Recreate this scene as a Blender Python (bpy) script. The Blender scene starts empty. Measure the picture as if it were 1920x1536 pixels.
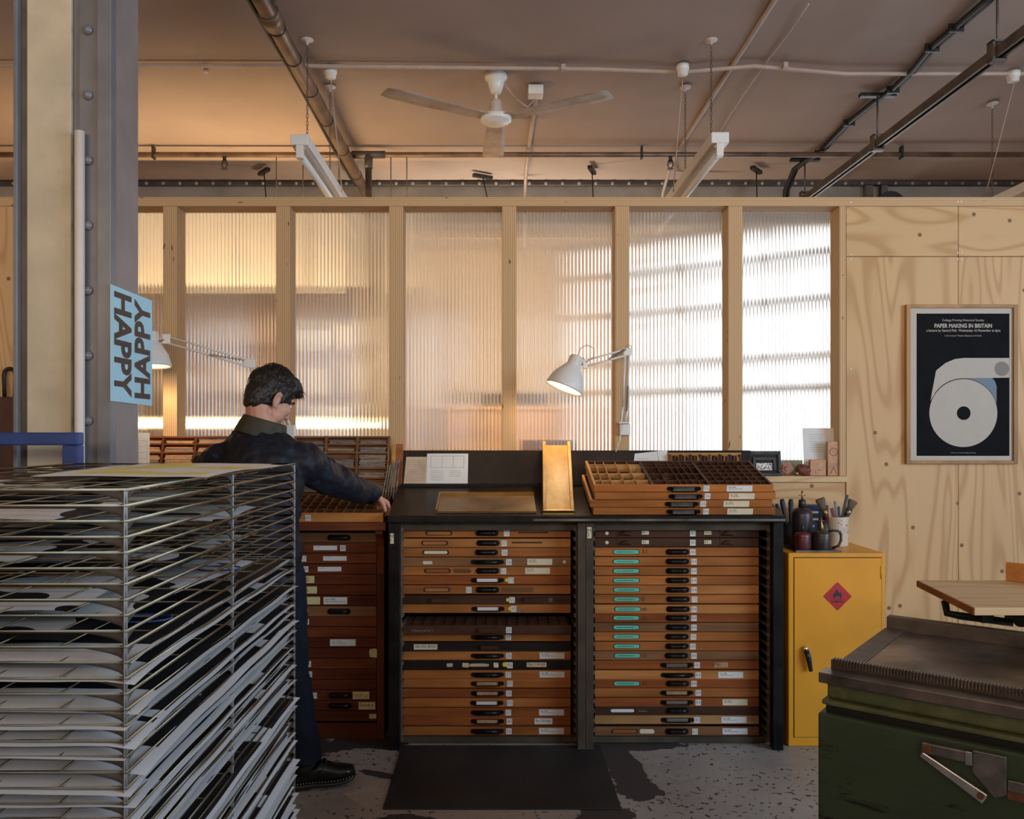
import bpy, math, random
from mathutils import Vector, Matrix, noise as mnoise
random.seed(7)
S = bpy.context.scene
C = S.collection
PI = math.pi
F = 1550.0                                    # focal length in pixels of a 1920 px wide frame

# ------------------------------------------------------------------ camera
cam_d = bpy.data.cameras.new('camera')
cam_d.sensor_width = 36.0
cam_d.lens = F / 1920 * 36.0
cam_d.shift_x = 30 / 1920
cam_d.shift_y = 44 / 1920
cam_d.clip_start = 0.05
cam = bpy.data.objects.new('camera', cam_d)
cam.location = (0, 0, 1.48)
cam.rotation_euler = (PI / 2, 0, 0)
C.objects.link(cam)
S.camera = cam

# ------------------------------------------------------------------ view, world
S.view_settings.view_transform = 'Standard'
S.view_settings.look = 'None'
S.view_settings.gamma = 1.0
S.view_settings.use_curve_mapping = False
S.view_settings.exposure = 0.72
W = bpy.data.worlds.new('overcast_sky')
S.world = W
W.use_nodes = True
wb = W.node_tree.nodes['Background']
wb.inputs[0].default_value = (0.86, 0.93, 1.0, 1)
wb.inputs[1].default_value = 0.7

# ------------------------------------------------------------------ daylight at the windows
def area(name, loc, rot, sx, sy, power, col, portal=False, spread=PI):
    d = bpy.data.lights.new(name, 'AREA')
    d.shape = 'RECTANGLE'; d.size = sx; d.size_y = sy
    d.energy = power; d.color = col; d.spread = spread
    if portal: d.cycles.is_portal = True
    o = bpy.data.objects.new(name, d)
    o.location = loc; o.rotation_euler = rot
    C.objects.link(o)
    return o
# side windows (cool sky) on the wall to the right of the camera, tall windows behind the camera (warm low sun haze)
area('daylight_side_window', (5.40, -0.2, 2.1), (0, PI / 2, 0), 2.0, 3.6, 165, (0.48, 0.72, 1.0))
area('daylight_rear_window', (-0.6, -3.40, 2.55), (PI / 2, 0, 0), 6.5, 1.3, 110, (1.0, 0.80, 0.58))
# the window bay of the room beyond the partition
BAY0, BAY1 = Vector((1.25, 9.50)), Vector((4.05, 6.98))
_bm = (BAY0 + BAY1) / 2
_ba = math.atan2(BAY1.y - BAY0.y, BAY1.x - BAY0.x)
area('daylight_bay_window', (_bm.x + 0.06 * math.sin(-_ba) , _bm.y + 0.10, 2.2), (-PI / 2, 0, _ba), 3.6, 2.3, 34, (0.95, 0.98, 1.0))
# warm area light added facing up and back, helping the strip lamp light the boards
area('far_room_lamp', (-1.9, 5.55, 1.70), (math.radians(90+38), 0, 0), 1.9, 0.12, 46, (1.0, 0.70, 0.36))

area('far_room_fill', (0.15, 6.9, 1.75), (math.radians(90+30), 0, 0), 0.5, 0.12, 60, (1.0, 0.92, 0.76))  # fill light added to brighten the far wall behind the middle panes

# ------------------------------------------------------------------ helpers
WORLD = {}
def P(px, py, d):
    return Vector(((px - 930) * d / F, d, 1.48 - (py - 812) * d / F))
def XZ(px, py, d):
    p = P(px, py, d); return p.x, p.z

_text_cache = {}
def text_geo(s, bold=0.0):
    k = (s, bold)
    if k in _text_cache: return _text_cache[k]
    cu = bpy.data.curves.new('lettering', 'FONT')
    cu.body = s; cu.size = 1.0; cu.offset = bold; cu.resolution_u = 3
    o = bpy.data.objects.new('lettering', cu)
    C.objects.link(o)
    me = bpy.data.meshes.new_from_object(o.evaluated_get(bpy.context.evaluated_depsgraph_get()))
    v = [tuple(x.co) for x in me.vertices]; f = [tuple(p.vertices) for p in me.polygons]
    bpy.data.objects.remove(o); bpy.data.curves.remove(cu); bpy.data.meshes.remove(me)
    if v:
        x0 = min(a[0] for a in v); x1 = max(a[0] for a in v); y0 = min(a[1] for a in v); y1 = max(a[1] for a in v)
        v = [((a[0] - x0) / max(x1 - x0, 1e-6), (a[1] - y0) / max(y1 - y0, 1e-6)) for a in v]
        asp = (x1 - x0) / max(y1 - y0, 1e-6)
    else: asp = 1
    _text_cache[k] = (v, f, asp)
    return _text_cache[k]

class MB:
    def __init__(s): s.v = []; s.f = []; s.m = []; s.s = []
    def add(s, vs, fs, mi=0, sm=False, M=None):
        b = len(s.v)
        if M is not None: vs = [M @ Vector(q) for q in vs]
        s.v.extend([tuple(q) for q in vs])
        for f in fs:
            s.f.append(tuple(b + i for i in f)); s.m.append(mi); s.s.append(sm)
        return s
    def box(s, x0, x1, y0, y1, z0, z1, mi=0, M=None):
        vs = [(x0,y0,z0),(x1,y0,z0),(x1,y1,z0),(x0,y1,z0),(x0,y0,z1),(x1,y0,z1),(x1,y1,z1),(x0,y1,z1)]
        return s.add(vs, [(0,3,2,1),(4,5,6,7),(0,1,5,4),(1,2,6,5),(2,3,7,6),(3,0,4,7)], mi, False, M)
    def prism(s, poly, vec, mi=0, sm=False, M=None):
        n = len(poly); vec = Vector(vec)
        vs = [Vector(p) for p in poly] + [Vector(p) + vec for p in poly]
        fs = [tuple(range(n))[::-1], tuple(range(n, 2*n))]
        b = len(s.v)
        s.add(vs, fs, mi, False, M)
        for i in range(n):
            j = (i+1) % n
            s.f.append((b+i, b+j, b+n+j, b+n+i)); s.m.append(mi); s.s.append(sm)
        return s
    def frame(s, d):
        d = Vector(d).normalized()
        a = Vector((0,0,1)) if abs(d.z) < 0.9 else Vector((1,0,0))
        u = d.cross(a).normalized(); w = u.cross(d).normalized()
        return u, w
    def tube(s, pts, r, n=8, mi=0, caps=True, closed=False, M=None):
        pts = [Vector(p) for p in pts]; m = len(pts)
        if M is not None: pts = [M @ p for p in pts]
        rs = r if isinstance(r, (list, tuple)) else [r]*m
        b = len(s.v); u = None
        for i, p in enumerate(pts):
            if closed: d = pts[(i+1) % m] - pts[(i-1) % m]
            else: d = (pts[min(i+1, m-1)] - pts[max(i-1, 0)])
            d = d.normalized() if d.length > 1e-9 else Vector((0,0,1))
            if u is None: u, w = s.frame(d)
            else:
                u = u - d * u.dot(d)
                if u.length < 1e-6: u, w = s.frame(d)
                u.normalize(); w = u.cross(d)
            w = d.cross(u)
            for k in range(n):
                a = 2*PI*k/n
                s.v.append(tuple(p + (u*math.cos(a) + w*math.sin(a)) * rs[i]))
        for i in range(m if closed else m-1):
            j = (i+1) % m
            for k in range(n):
                l = (k+1) % n
                s.f.append((b+i*n+k, b+i*n+l, b+j*n+l, b+j*n+k)); s.m.append(mi); s.s.append(True)
        if caps and not closed:
            s.f.append(tuple(b+k for k in range(n))[::-1]); s.m.append(mi); s.s.append(False)
            s.f.append(tuple(b+(m-1)*n+k for k in range(n))); s.m.append(mi); s.s.append(False)
        return s
    def cyl(s, p0, p1, r, r1=None, n=12, mi=0, caps=True):
        return s.tube([p0, p1], [r, r if r1 is None else r1], n, mi, caps)
    def lathe(s, prof, M=None, n=20, mi=0, sm=True):
        b = len(s.v); M = M or Matrix()
        for (r, z) in prof:
            for k in range(n):
                a = 2*PI*k/n
                s.v.append(tuple(M @ Vector((r*math.cos(a), r*math.sin(a), z))))
        for i in range(len(prof)-1):
            for k in range(n):
                l = (k+1) % n
                s.f.append((b+i*n+k, b+i*n+l, b+(i+1)*n+l, b+(i+1)*n+k)); s.m.append(mi); s.s.append(sm)
        if prof[0][0] > 1e-6: s.f.append(tuple(b+k for k in range(n))[::-1]); s.m.append(mi); s.s.append(False)
        if prof[-1][0] > 1e-6: s.f.append(tuple(b+(len(prof)-1)*n+k for k in range(n))); s.m.append(mi); s.s.append(False)
        return s
    def ell(s, c, rad, M=None, seg=16, ring=10, mi=0):
        c = Vector(c); R = M or Matrix.Identity(3)
        b = len(s.v)
        for i in range(ring+1):
            t = PI*i/ring
            for k in range(seg):
                a = 2*PI*k/seg
                q = Vector((rad[0]*math.sin(t)*math.cos(a), rad[1]*math.sin(t)*math.sin(a), rad[2]*math.cos(t)))
                s.v.append(tuple(c + R @ q))
        for i in range(ring):
            for k in range(seg):
                l = (k+1) % seg
                s.f.append((b+i*seg+k, b+(i+1)*seg+k, b+(i+1)*seg+l, b+i*seg+l)); s.m.append(mi); s.s.append(True)
        return s
    def cap(s, p0, p1, r0, r1, mi=0):                 # tapered capsule
        p0, p1 = Vector(p0), Vector(p1); d = p1 - p0
        L = d.length; dn = d.normalized()
        pts = []; rs = []
        for t in (-0.98, -0.8, -0.45): pts.append(p0 + dn*r0*t); rs.append(r0*math.sqrt(1-t*t))
        for q in (0, .34, .67, 1): pts.append(p0 + d*q); rs.append(r0 + (r1-r0)*q)
        for t in (0.45, 0.8, 0.98): pts.append(p1 + dn*r1*t); rs.append(r1*math.sqrt(1-t*t))
        return s.tube(pts, rs, 14, mi)
    def loft(s, rings, mi=0, sm=True, caps=True):
        n = len(rings[0]); b = len(s.v)
        for r in rings: s.v.extend([tuple(q) for q in r])
        for i in range(len(rings)-1):
            for k in range(n):
                l = (k+1) % n
                s.f.append((b+i*n+k, b+i*n+l, b+(i+1)*n+l, b+(i+1)*n+k)); s.m.append(mi); s.s.append(sm)
        if caps:
            s.f.append(tuple(b+k for k in range(n))[::-1]); s.m.append(mi); s.s.append(False)
            s.f.append(tuple(b+(len(rings)-1)*n+k for k in range(n))); s.m.append(mi); s.s.append(False)
        return s
    def text(s, st, O, U, V, w=None, h=None, mi=1, bold=0.0):   # lettering at O (lower left), U right, V up
        v, f, asp = text_geo(st, bold)
        if h is None: h = w/asp
        if w is None: w = h*asp
        O, U, V = Vector(O), Vector(U), Vector(V)
        return s.add([O + U*(a*w) + V*(c*h) for a, c in v], f, mi)
    def mesh(s, name, mats, origin):
        me = bpy.data.meshes.new(name)
        o = Vector(origin)
        me.from_pydata([(q[0]-o.x, q[1]-o.y, q[2]-o.z) for q in s.v], [], s.f)
        for m in (mats if isinstance(mats, (list, tuple)) else [mats]): me.materials.append(m)
        me.polygons.foreach_set('material_index', s.m)
        me.polygons.foreach_set('use_smooth', s.s)
        me.update()
        return me
    def center(s):
        xs = [q[0] for q in s.v]; ys = [q[1] for q in s.v]; zs = [q[2] for q in s.v]
        return Vector(((min(xs)+max(xs))/2, (min(ys)+max(ys))/2, (min(zs)+max(zs))/2))
    def build(s, name, mats, parent=None, bevel=0, origin=None, seg=2, fix=False):
        o = s.center() if origin is None else Vector(origin)
        me = s.mesh(name, mats, o)
        if fix:
            import bmesh
            bm = bmesh.new(); bm.from_mesh(me); bmesh.ops.recalc_face_normals(bm, faces=bm.faces); bm.to_mesh(me); bm.free()
        ob = place(name, me, o, parent)
        if bevel:
            b = ob.modifiers.new('edge', 'BEVEL'); b.width = bevel; b.segments = seg; b.limit_method = 'ANGLE'; b.angle_limit = 0.7
        return ob

def place(name, me, pos, parent=None):
    ob = bpy.data.objects.new(name, me); C.objects.link(ob)
    pos = Vector(pos)
    if parent is not None:
        ob.parent = parent; ob.location = pos - WORLD[parent.name]
    else: ob.location = pos
    WORLD[ob.name] = pos
    return ob
def tag(o, label, cat, group=None):
    o['label'] = label; o['category'] = cat
    if group: o['group'] = group
    return o
def thing(name, label, cat, loc, group=None):
    o = bpy.data.objects.new(name, None); o.empty_display_size = 0.05
    o.location = loc; C.objects.link(o); WORLD[o.name] = Vector(loc)
    return tag(o, label, cat, group)
def struct(o, label=None):
    o['kind'] = 'structure'
    if label: o['label'] = label
    return o
def struct_root(name, loc, label=None):
    o = bpy.data.objects.new(name, None); o.location = loc; C.objects.link(o); WORLD[o.name] = Vector(loc)
    return struct(o, label)

# ------------------------------------------------------------------ materials
def nt(name):
    m = bpy.data.materials.new(name); m.use_nodes = True
    t = m.node_tree
    return m, t, t.nodes['Principled BSDF']
def N(t, typ, **kw):
    n = t.nodes.new(typ)
    for k, v in kw.items():
        if k.startswith('_'): setattr(n, k[1:], v)
        else: n.inputs[k.replace('__', ' ')].default_value = v
    return n
def rgba(c): return (c[0], c[1], c[2], 1)
def coords(t, scale=(1,1,1), rnd=True, loc=None):
    tc = N(t, 'ShaderNodeTexCoord'); mp = N(t, 'ShaderNodeMapping')
    mp.inputs['Scale'].default_value = scale
    if loc: mp.inputs['Location'].default_value = loc
    if rnd:
        oi = N(t, 'ShaderNodeObjectInfo'); sc = N(t, 'ShaderNodeVectorMath', _operation='SCALE'); sc.inputs['Scale'].default_value = 37.0
        cb = N(t, 'ShaderNodeCombineXYZ')
        for i in range(3): t.links.new(oi.outputs['Random'], cb.inputs[i])
        t.links.new(cb.outputs[0], sc.inputs[0])
        ad = N(t, 'ShaderNodeVectorMath', _operation='ADD')
        t.links.new(tc.outputs['Object'], ad.inputs[0]); t.links.new(sc.outputs[0], ad.inputs[1])
        t.links.new(ad.outputs[0], mp.inputs['Vector'])
    else: t.links.new(tc.outputs['Object'], mp.inputs['Vector'])
    return mp.outputs['Vector']
def ramp(t, fac, stops, interp='LINEAR'):
    r = N(t, 'ShaderNodeValToRGB'); r.color_ramp.interpolation = interp
    e = r.color_ramp.elements
    while len(e) < len(stops): e.new(0.5)
    for i, (p, c) in enumerate(stops):
        e[i].position = p; e[i].color = rgba(c) if len(c) == 3 else c
    t.links.new(fac, r.inputs[0])
    return r.outputs[0]
def noise(t, vec, scale, detail=3, rough=0.5, dist=0.0):
    n = N(t, 'ShaderNodeTexNoise'); n.inputs['Scale'].default_value = scale; n.inputs['Detail'].default_value = detail
    n.inputs['Roughness'].default_value = rough; n.inputs['Distortion'].default_value = dist
    t.links.new(vec, n.inputs['Vector'])
    return n.outputs['Fac']
def mixc(t, fac, a, b, mode='MIX'):
    m = N(t, 'ShaderNodeMix', _data_type='RGBA', _blend_type=mode)
    if isinstance(fac, float): m.inputs[0].default_value = fac
    else: t.links.new(fac, m.inputs[0])
    for i, q in ((6, a), (7, b)):
        if isinstance(q, tuple): m.inputs[i].default_value = rgba(q)
        else: t.links.new(q, m.inputs[i])
    return m.outputs[2]
def bump(t, b, h, strength, dist=0.002):
    bp = N(t, 'ShaderNodeBump'); bp.inputs['Strength'].default_value = strength; bp.inputs['Distance'].default_value = dist
    t.links.new(h, bp.inputs['Height']); t.links.new(bp.outputs[0], b.inputs['Normal'])
def math1(t, op, a, b=None, c=None):
    m = N(t, 'ShaderNodeMath', _operation=op)
    for i, q in enumerate((a, b, c)):
        if q is None: continue
        if isinstance(q, (int, float)): m.inputs[i].default_value = q
        else: t.links.new(q, m.inputs[i])
    return m.outputs[0]

def plain(name, col, rough=0.5, metal=0.0, var=0.12, scale=12.0, bmp=0.0, bscale=80.0, col2=None, spec=0.5, coat=0.0):
    m, t, b = nt(name)
    v = coords(t)
    n = noise(t, v, scale, 4, 0.6)
    c2 = col2 or tuple(max(0, q*(1-var*2)) for q in col); c1 = col if col2 else tuple(min(1, q*(1+var)) for q in col)
    t.links.new(ramp(t, n, [(0.3, c2), (0.7, c1)]), b.inputs['Base Color'])
    b.inputs['Roughness'].default_value = rough; b.inputs['Metallic'].default_value = metal
    b.inputs['Specular IOR Level'].default_value = spec; b.inputs['Coat Weight'].default_value = coat
    if bmp: bump(t, b, noise(t, v, bscale, 3), bmp)
    return m
def wood(name, c1, c2, axis='X', rough=0.45, scale=1.0, bmp=0.15, dark=None, spec=0.22):
    m, t, b = nt(name)
    sc = {'X': (2.0, 34, 34), 'Y': (34, 2.0, 34), 'Z': (34, 34, 2.0)}[axis]
    v = coords(t, tuple(q*scale for q in sc))
    n = noise(t, v, 1.0, 5, 0.6, 0.6)
    n2 = noise(t, coords(t, tuple(max(1.2, q*0.12) for q in sc)), 1.0, 3, 0.6)
    base = ramp(t, n, [(0.3, c2), (0.68, c1)])
    col = mixc(t, ramp(t, n2, [(0.42, (0,0,0)), (0.72, (1,1,1))]), base, dark or tuple(q*0.62 for q in c2))
    oi = N(t, 'ShaderNodeObjectInfo')
    hv = N(t, 'ShaderNodeHueSaturation'); t.links.new(col, hv.inputs['Color'])
    t.links.new(math1(t, 'MULTIPLY_ADD', oi.outputs['Random'], 0.30, 0.85), hv.inputs['Value'])
    t.links.new(hv.outputs[0], b.inputs['Base Color'])
    b.inputs['Roughness'].default_value = rough; b.inputs['Specular IOR Level'].default_value = spec
    bump(t, b, n, bmp, 0.001)
    return m
def plymat(name, vertical=True, c1=(0.70,0.45,0.22), c2=(0.50,0.27,0.11), knots=True):
    m, t, b = nt(name)
    sx = (2.6, 2.6, 0.42) if vertical else (0.42, 2.6, 2.6)
    v = coords(t, sx)
    n = noise(t, v, 1.0, 2, 0.45, 0.35)
    w = math1(t, 'SINE', math1(t, 'MULTIPLY', n, 105.0))
    line = ramp(t, math1(t, 'MULTIPLY_ADD', w, 0.5, 0.5), [(0.0, (1,1,1)), (0.22, (0.35,0.35,0.35)), (0.6, (0,0,0))])
    blot = ramp(t, n, [(0.42, (0,0,0)), (0.66, (1,1,1))])
    fine = noise(t, coords(t, (90,90,4) if vertical else (4,90,90)), 1.0, 3)
    base = mixc(t, blot, c1, tuple(a*0.72+b_*0.28 for a, b_ in zip(c1, c2)))
    base = mixc(t, math1(t, 'MULTIPLY', line, 0.8), base, c2)
    base = mixc(t, math1(t, 'MULTIPLY', fine, 0.22), base, c2)
    if knots:
        vo = N(t, 'ShaderNodeTexVoronoi', _voronoi_dimensions='2D'); vo.inputs['Scale'].default_value = 3.1; vo.inputs['Randomness'].default_value = 1.0
        sp = N(t, 'ShaderNodeSeparateXYZ'); cb = N(t, 'ShaderNodeCombineXYZ'); t.links.new(coords(t), sp.inputs[0])
        t.links.new(sp.outputs[0], cb.inputs[0]); t.links.new(sp.outputs[2], cb.inputs[1]); t.links.new(cb.outputs[0], vo.inputs['Vector'])
        k = ramp(t, vo.outputs['Distance'], [(0.024, (1,1,1)), (0.040, (0,0,0))])
        base = mixc(t, k, base, (0.20,0.10,0.045))
    t.links.new(base, b.inputs['Base Color'])
    b.inputs['Roughness'].default_value = 0.55
    b.inputs['Specular IOR Level'].default_value = 0.3
    return m
def plyedge(name, axis):                                   # laminated edge of birch ply, lines across axis
    m, t, b = nt(name)
    tc = N(t, 'ShaderNodeTexCoord'); sp = N(t, 'ShaderNodeSeparateXYZ'); t.links.new(tc.outputs['Object'], sp.inputs[0])
    s = math1(t, 'SINE', math1(t, 'MULTIPLY', sp.outputs[axis], 640.0))
    v = coords(t, (60,60,3) if axis == 0 else (3,60,60))
    n = noise(t, v, 1.0, 4)
    base = ramp(t, math1(t, 'MULTIPLY_ADD', s, 0.5, 0.5), [(0.1, (0.40,0.225,0.10)), (0.45, (0.66,0.42,0.21)), (0.9, (0.74,0.50,0.27))])
    base = mixc(t, math1(t, 'MULTIPLY', n, 0.35), base, (0.50,0.29,0.13))
    spk = ramp(t, noise(t, coords(t, (50,50,14) if axis == 0 else (14,50,50)), 1.0, 1), [(0.73, (0,0,0)), (0.77, (1,1,1))])
    base = mixc(t, spk, base, (0.15,0.07,0.03))
    t.links.new(base, b.inputs['Base Color']); b.inputs['Roughness'].default_value = 0.55; b.inputs['Specular IOR Level'].default_value = 0.3
    return m
def emit(name, col, strength):
    m, t, b = nt(name)
    b.inputs['Base Color'].default_value = rgba(col)
    b.inputs['Emission Color'].default_value = rgba(col); b.inputs['Emission Strength'].default_value = strength
    return m

M = {}
M['ceil'] = plain('ceiling_paint', (0.40,0.302,0.255), 0.75, var=0.07, scale=0.9, bmp=0.25, bscale=9, spec=0.2)
M['wallpaint'] = plain('pale_wall_paint', (0.66,0.56,0.46), 0.8, var=0.06, scale=1.2, spec=0.2)
M['brickwall'] = plain('far_wall_paint', (0.60,0.44,0.30), 0.8, var=0.12, scale=1.5, spec=0.2)
M['ply_v'] = plymat('pine_ply_upright_grain', True)
M['ply_h'] = plymat('pine_ply_level_grain', False)
M['edge_x'] = plyedge('birch_ply_edge_upright', 0)
M['edge_z'] = plyedge('birch_ply_edge_level', 2)
M['ply_plain'] = plymat('pale_ply', False, (0.72,0.49,0.26), (0.56,0.34,0.16), False)
M['black'] = plain('black_lacquer', (0.013,0.011,0.010), 0.42, var=0.4, scale=9, bmp=0.06, bscale=14, spec=0.18)
M['blackwood'] = plain('black_stained_board', (0.040,0.026,0.020), 0.34, col2=(0.014,0.010,0.009), scale=5, bmp=0.05, spec=0.18)
M['postwood'] = plain('weathered_grey_post', (0.085,0.064,0.043), 0.6, var=0.2, scale=7, bmp=0.1, spec=0.2)
M['runner'] = plain('grey_brown_runner', (0.14,0.10,0.072), 0.7, var=0.25, scale=22)
WOODS = {
 'or': ((0.52,0.190,0.048),(0.37,0.115,0.027)), 'lo': ((0.62,0.265,0.078),(0.47,0.175,0.046)), 'rd': ((0.40,0.118,0.030),(0.25,0.062,0.016)),
 'br': ((0.33,0.150,0.060),(0.19,0.082,0.034)), 'dk': ((0.105,0.045,0.023),(0.055,0.023,0.013)), 'bk': ((0.026,0.018,0.015),(0.014,0.010,0.009)),
 'mh': ((0.190,0.046,0.016),(0.100,0.022,0.009)), 'mo': ((0.26,0.072,0.022),(0.15,0.036,0.012)), 'gold': ((0.66,0.36,0.105),(0.50,0.245,0.062)),
 'lt': ((0.60,0.330,0.130),(0.46,0.220,0.080)) }
for k, (a, b_) in WOODS.items():
    M[k] = wood('case_wood_' + k, a, b_, 'X')
    M[k + 'y'] = wood('case_wood_deep_' + k, a, b_, 'Y')
M['mahz'] = wood('mahogany_upright', *WOODS['mh'], axis='Z')
M['pull'] = plain('black_iron_pull', (0.022,0.020,0.020), 0.28, 0.6, var=0.3, scale=40)
M['steel'] = plain('worn_steel', (0.27,0.235,0.215), 0.30, 0.85, var=0.3, scale=9)
M['brightsteel'] = plain('bright_steel', (0.62,0.60,0.58), 0.25, 0.95, var=0.12, scale=30)
M['lead'] = plain('dull_type_metal', (0.235,0.205,0.19), 0.5, 0.45, var=0.3, scale=30)
M['paper'] = plain('white_paper', (0.80,0.77,0.72), 0.7, var=0.03, scale=5, spec=0.2)
M['cream'] = plain('cream_paper', (0.78,0.68,0.48), 0.7, var=0.06, scale=9, spec=0.2)
M['buff'] = plain('buff_paper', (0.70,0.52,0.34), 0.75, var=0.12, scale=14, spec=0.2)
M['tan'] = plain('tan_card', (0.50,0.29,0.15), 0.75, var=0.16, scale=30, spec=0.2)
M['yellow'] = plain('yellow_note', (0.72,0.62,0.30), 0.7, var=0.06, scale=10, spec=0.2)
M['brightyellow'] = plain('bright_yellow_tape', (0.85,0.66,0.06), 0.6, var=0.05)
M['teal'] = plain('mint_green_label', (0.14,0.58,0.42), 0.55, var=0.06)
M['ink'] = plain('black_ink', (0.03,0.03,0.035), 0.7, var=0.2)
M['greyink'] = plain('grey_ink', (0.32,0.31,0.32), 0.7, var=0.1)
M['redink'] = plain('red_ink', (0.5,0.05,0.03), 0.7, var=0.1)
M['slot'] = plain('dark_recess', (0.05,0.022,0.010), 0.8, var=0.2)
M['brass'] = plain('aged_brass', (0.50,0.31,0.10), 0.36, 0.9, var=0.25, scale=10, col2=(0.30,0.18,0.065))
M['galley'] = plain('tarnished_zinc_brass', (0.40,0.29,0.185), 0.42, 0.8, scale=6, col2=(0.22,0.155,0.105))
M['goldwood'] = wood('honey_beech', (0.68,0.42,0.13), (0.52,0.28,0.075), 'Y', rough=0.4)
M['whitepaint'] = plain('white_enamel', (0.80,0.76,0.70), 0.35, var=0.03)
M['dustywhite'] = plain('dusty_cream_enamel', (0.62,0.52,0.43), 0.5, var=0.08, scale=8)
M['blade'] = plain('grimy_fan_blade', (0.50,0.40,0.33), 0.55, col2=(0.33,0.235,0.175), scale=7)
M['conduit'] = plain('painted_conduit', (0.48,0.365,0.30), 0.55, var=0.06)
M['copper'] = plain('dull_copper_pipe', (0.24,0.155,0.105), 0.42, 0.6, var=0.25, scale=6)
M['darkpipe'] = plain('dark_steel_pipe', (0.15,0.12,0.10), 0.5, 0.5, var=0.25, scale=9)
M['blackrub'] = plain('black_cable', (0.014,0.013,0.013), 0.5)
M['beam'] = plain('painted_beam', (0.32,0.29,0.26), 0.6, var=0.15, scale=3)
M['beamdark'] = plain('dark_flange', (0.075,0.062,0.055), 0.6, var=0.25, scale=9)
M['colcream'] = plain('cream_column_paint', (0.50,0.43,0.315), 0.6, var=0.09, scale=6, bmp=0.35, bscale=24, spec=0.4)
M['colgrey'] = plain('grey_column_paint', (0.165,0.160,0.168), 0.34, var=0.1, scale=8, bmp=0.2, bscale=40)
M['colmauve'] = plain('mauve_column_paint', (0.27,0.205,0.185), 0.45, var=0.1, scale=5, bmp=0.3, bscale=18)
M['coldark'] = plain('dark_column_edge', (0.085,0.075,0.060), 0.5, var=0.2, scale=8)
M['pvc'] = plain('white_pvc_pipe', (0.66,0.60,0.54), 0.35, var=0.03)
M['skyblue'] = plain('pale_blue_card', (0.42,0.66,0.72), 0.6, var=0.03)
M['brownink'] = plain('brown_ink', (0.075,0.04,0.03), 0.6, var=0.1)
M['bluepaint'] = plain('blue_enamel', (0.018,0.05,0.20), 0.35, var=0.15, scale=8)
M['wire'] = plain('tarnished_plated_wire', (0.19,0.14,0.085), 0.38, 0.9, var=0.22, scale=8)
M['gusset'] = plain('galvanised_gusset', (0.25,0.225,0.20), 0.42, 0.6, var=0.15, scale=20)
M['rubber'] = plain('ribbed_rubber', (0.030,0.028,0.028), 0.62, var=0.22, scale=3, bmp=0.2, bscale=160)
M['ycab'] = plain('yellow_enamel', (0.84,0.345,0.016), 0.38, var=0.05, scale=4)
M['orangebox'] = plain('orange_board', (0.75,0.25,0.08), 0.6)
M['sign'] = plain('red_hazard_vinyl', (0.50,0.020,0.022), 0.45, var=0.05)
M['chrome'] = plain('chrome', (0.75,0.73,0.70), 0.12, 1.0, var=0.03)
M['blackplastic'] = plain('black_plastic', (0.015,0.015,0.016), 0.35)
M['navy'] = plain('navy_quilted_nylon', (0.012,0.013,0.020), 0.55, var=0.06, scale=9, spec=0.25)
_t = M['navy'].node_tree
bump(_t, _t.nodes['Principled BSDF'], noise(_t, coords(_t, (1,1,1.6), rnd=False), 17, 2, 0.5, 1.4), 0.25, 0.006)
M['olive'] = plain('olive_corduroy', (0.055,0.048,0.030), 0.8, var=0.15, scale=30, bmp=0.3, bscale=120)
M['denim'] = plain('dark_denim', (0.009,0.011,0.021), 0.8, var=0.2, scale=14, bmp=0.3, bscale=160, spec=0.2)
M['leather'] = plain('polished_black_leather', (0.007,0.008,0.011), 0.2, var=0.2, scale=6)
M['skin'] = plain('light_skin', (0.62,0.315,0.215), 0.5, var=0.05, scale=16, spec=0.35)
M['skin'].node_tree.nodes['Principled BSDF'].inputs['Subsurface Weight'].default_value = 0.12
M['skin'].node_tree.nodes['Principled BSDF'].inputs['Subsurface Radius'].default_value = (0.01, 0.004, 0.002)
M['eye'] = plain('eye_white', (0.75,0.72,0.68), 0.2, var=0.02)
M['oilcan'] = plain('oil_stained_tin', (0.035,0.045,0.060), 0.36, 0.5, scale=14, col2=(0.085,0.040,0.036))
M['oilred'] = plain('ink_stained_tin', (0.22,0.028,0.035), 0.4, 0.3, scale=22, col2=(0.045,0.033,0.035))
M['tin'] = plain('grey_oil_tin', (0.105,0.090,0.078), 0.36, 0.6, scale=16, col2=(0.045,0.036,0.034))
M['jug'] = plain('speckled_white_plastic', (0.72,0.60,0.48), 0.5, var=0.08, scale=22)
M['bristle'] = wood('brush_bristle', (0.20,0.15,0.095), (0.085,0.06,0.038), 'Z', rough=0.8)
M['darkhandle'] = plain('dark_brush_handle', (0.022,0.017,0.014), 0.45)
M['redhandle'] = plain('red_brush_handle', (0.20,0.015,0.012), 0.4)
M['bluecan'] = plain('blue_tin_print', (0.02,0.045,0.13), 0.4, var=0.2, scale=20)
M['plier'] = plain('dark_grips', (0.03,0.032,0.042), 0.55, var=0.2, scale=30)
M['iron'] = plain('blackened_iron', (0.055,0.052,0.050), 0.42, 0.7, var=0.3, scale=18)
M['rosewood'] = plain('pink_carved_stone', (0.46,0.215,0.145), 0.7, var=0.2, scale=30, bmp=0.5, bscale=60)
M['brownstone'] = plain('brown_wax_lump', (0.19,0.058,0.032), 0.6, var=0.3, scale=30, bmp=0.6, bscale=50)
M['copperblock'] = plain('copper_toned_block', (0.50,0.25,0.125), 0.5, 0.25, var=0.15, scale=14)
M['blockdark'] = plain('engraved_groove', (0.27,0.13,0.07), 0.6)
M['greenjelly'] = plain('sea_green_book', (0.16,0.50,0.38), 0.5)
M['frameoak'] = wood('oak_frame', (0.50,0.27,0.10), (0.37,0.185,0.065), 'Z', rough=0.45)
M['mount'] = plain('white_mount_card', (0.53,0.46,0.385), 0.8, var=0.02)
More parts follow.
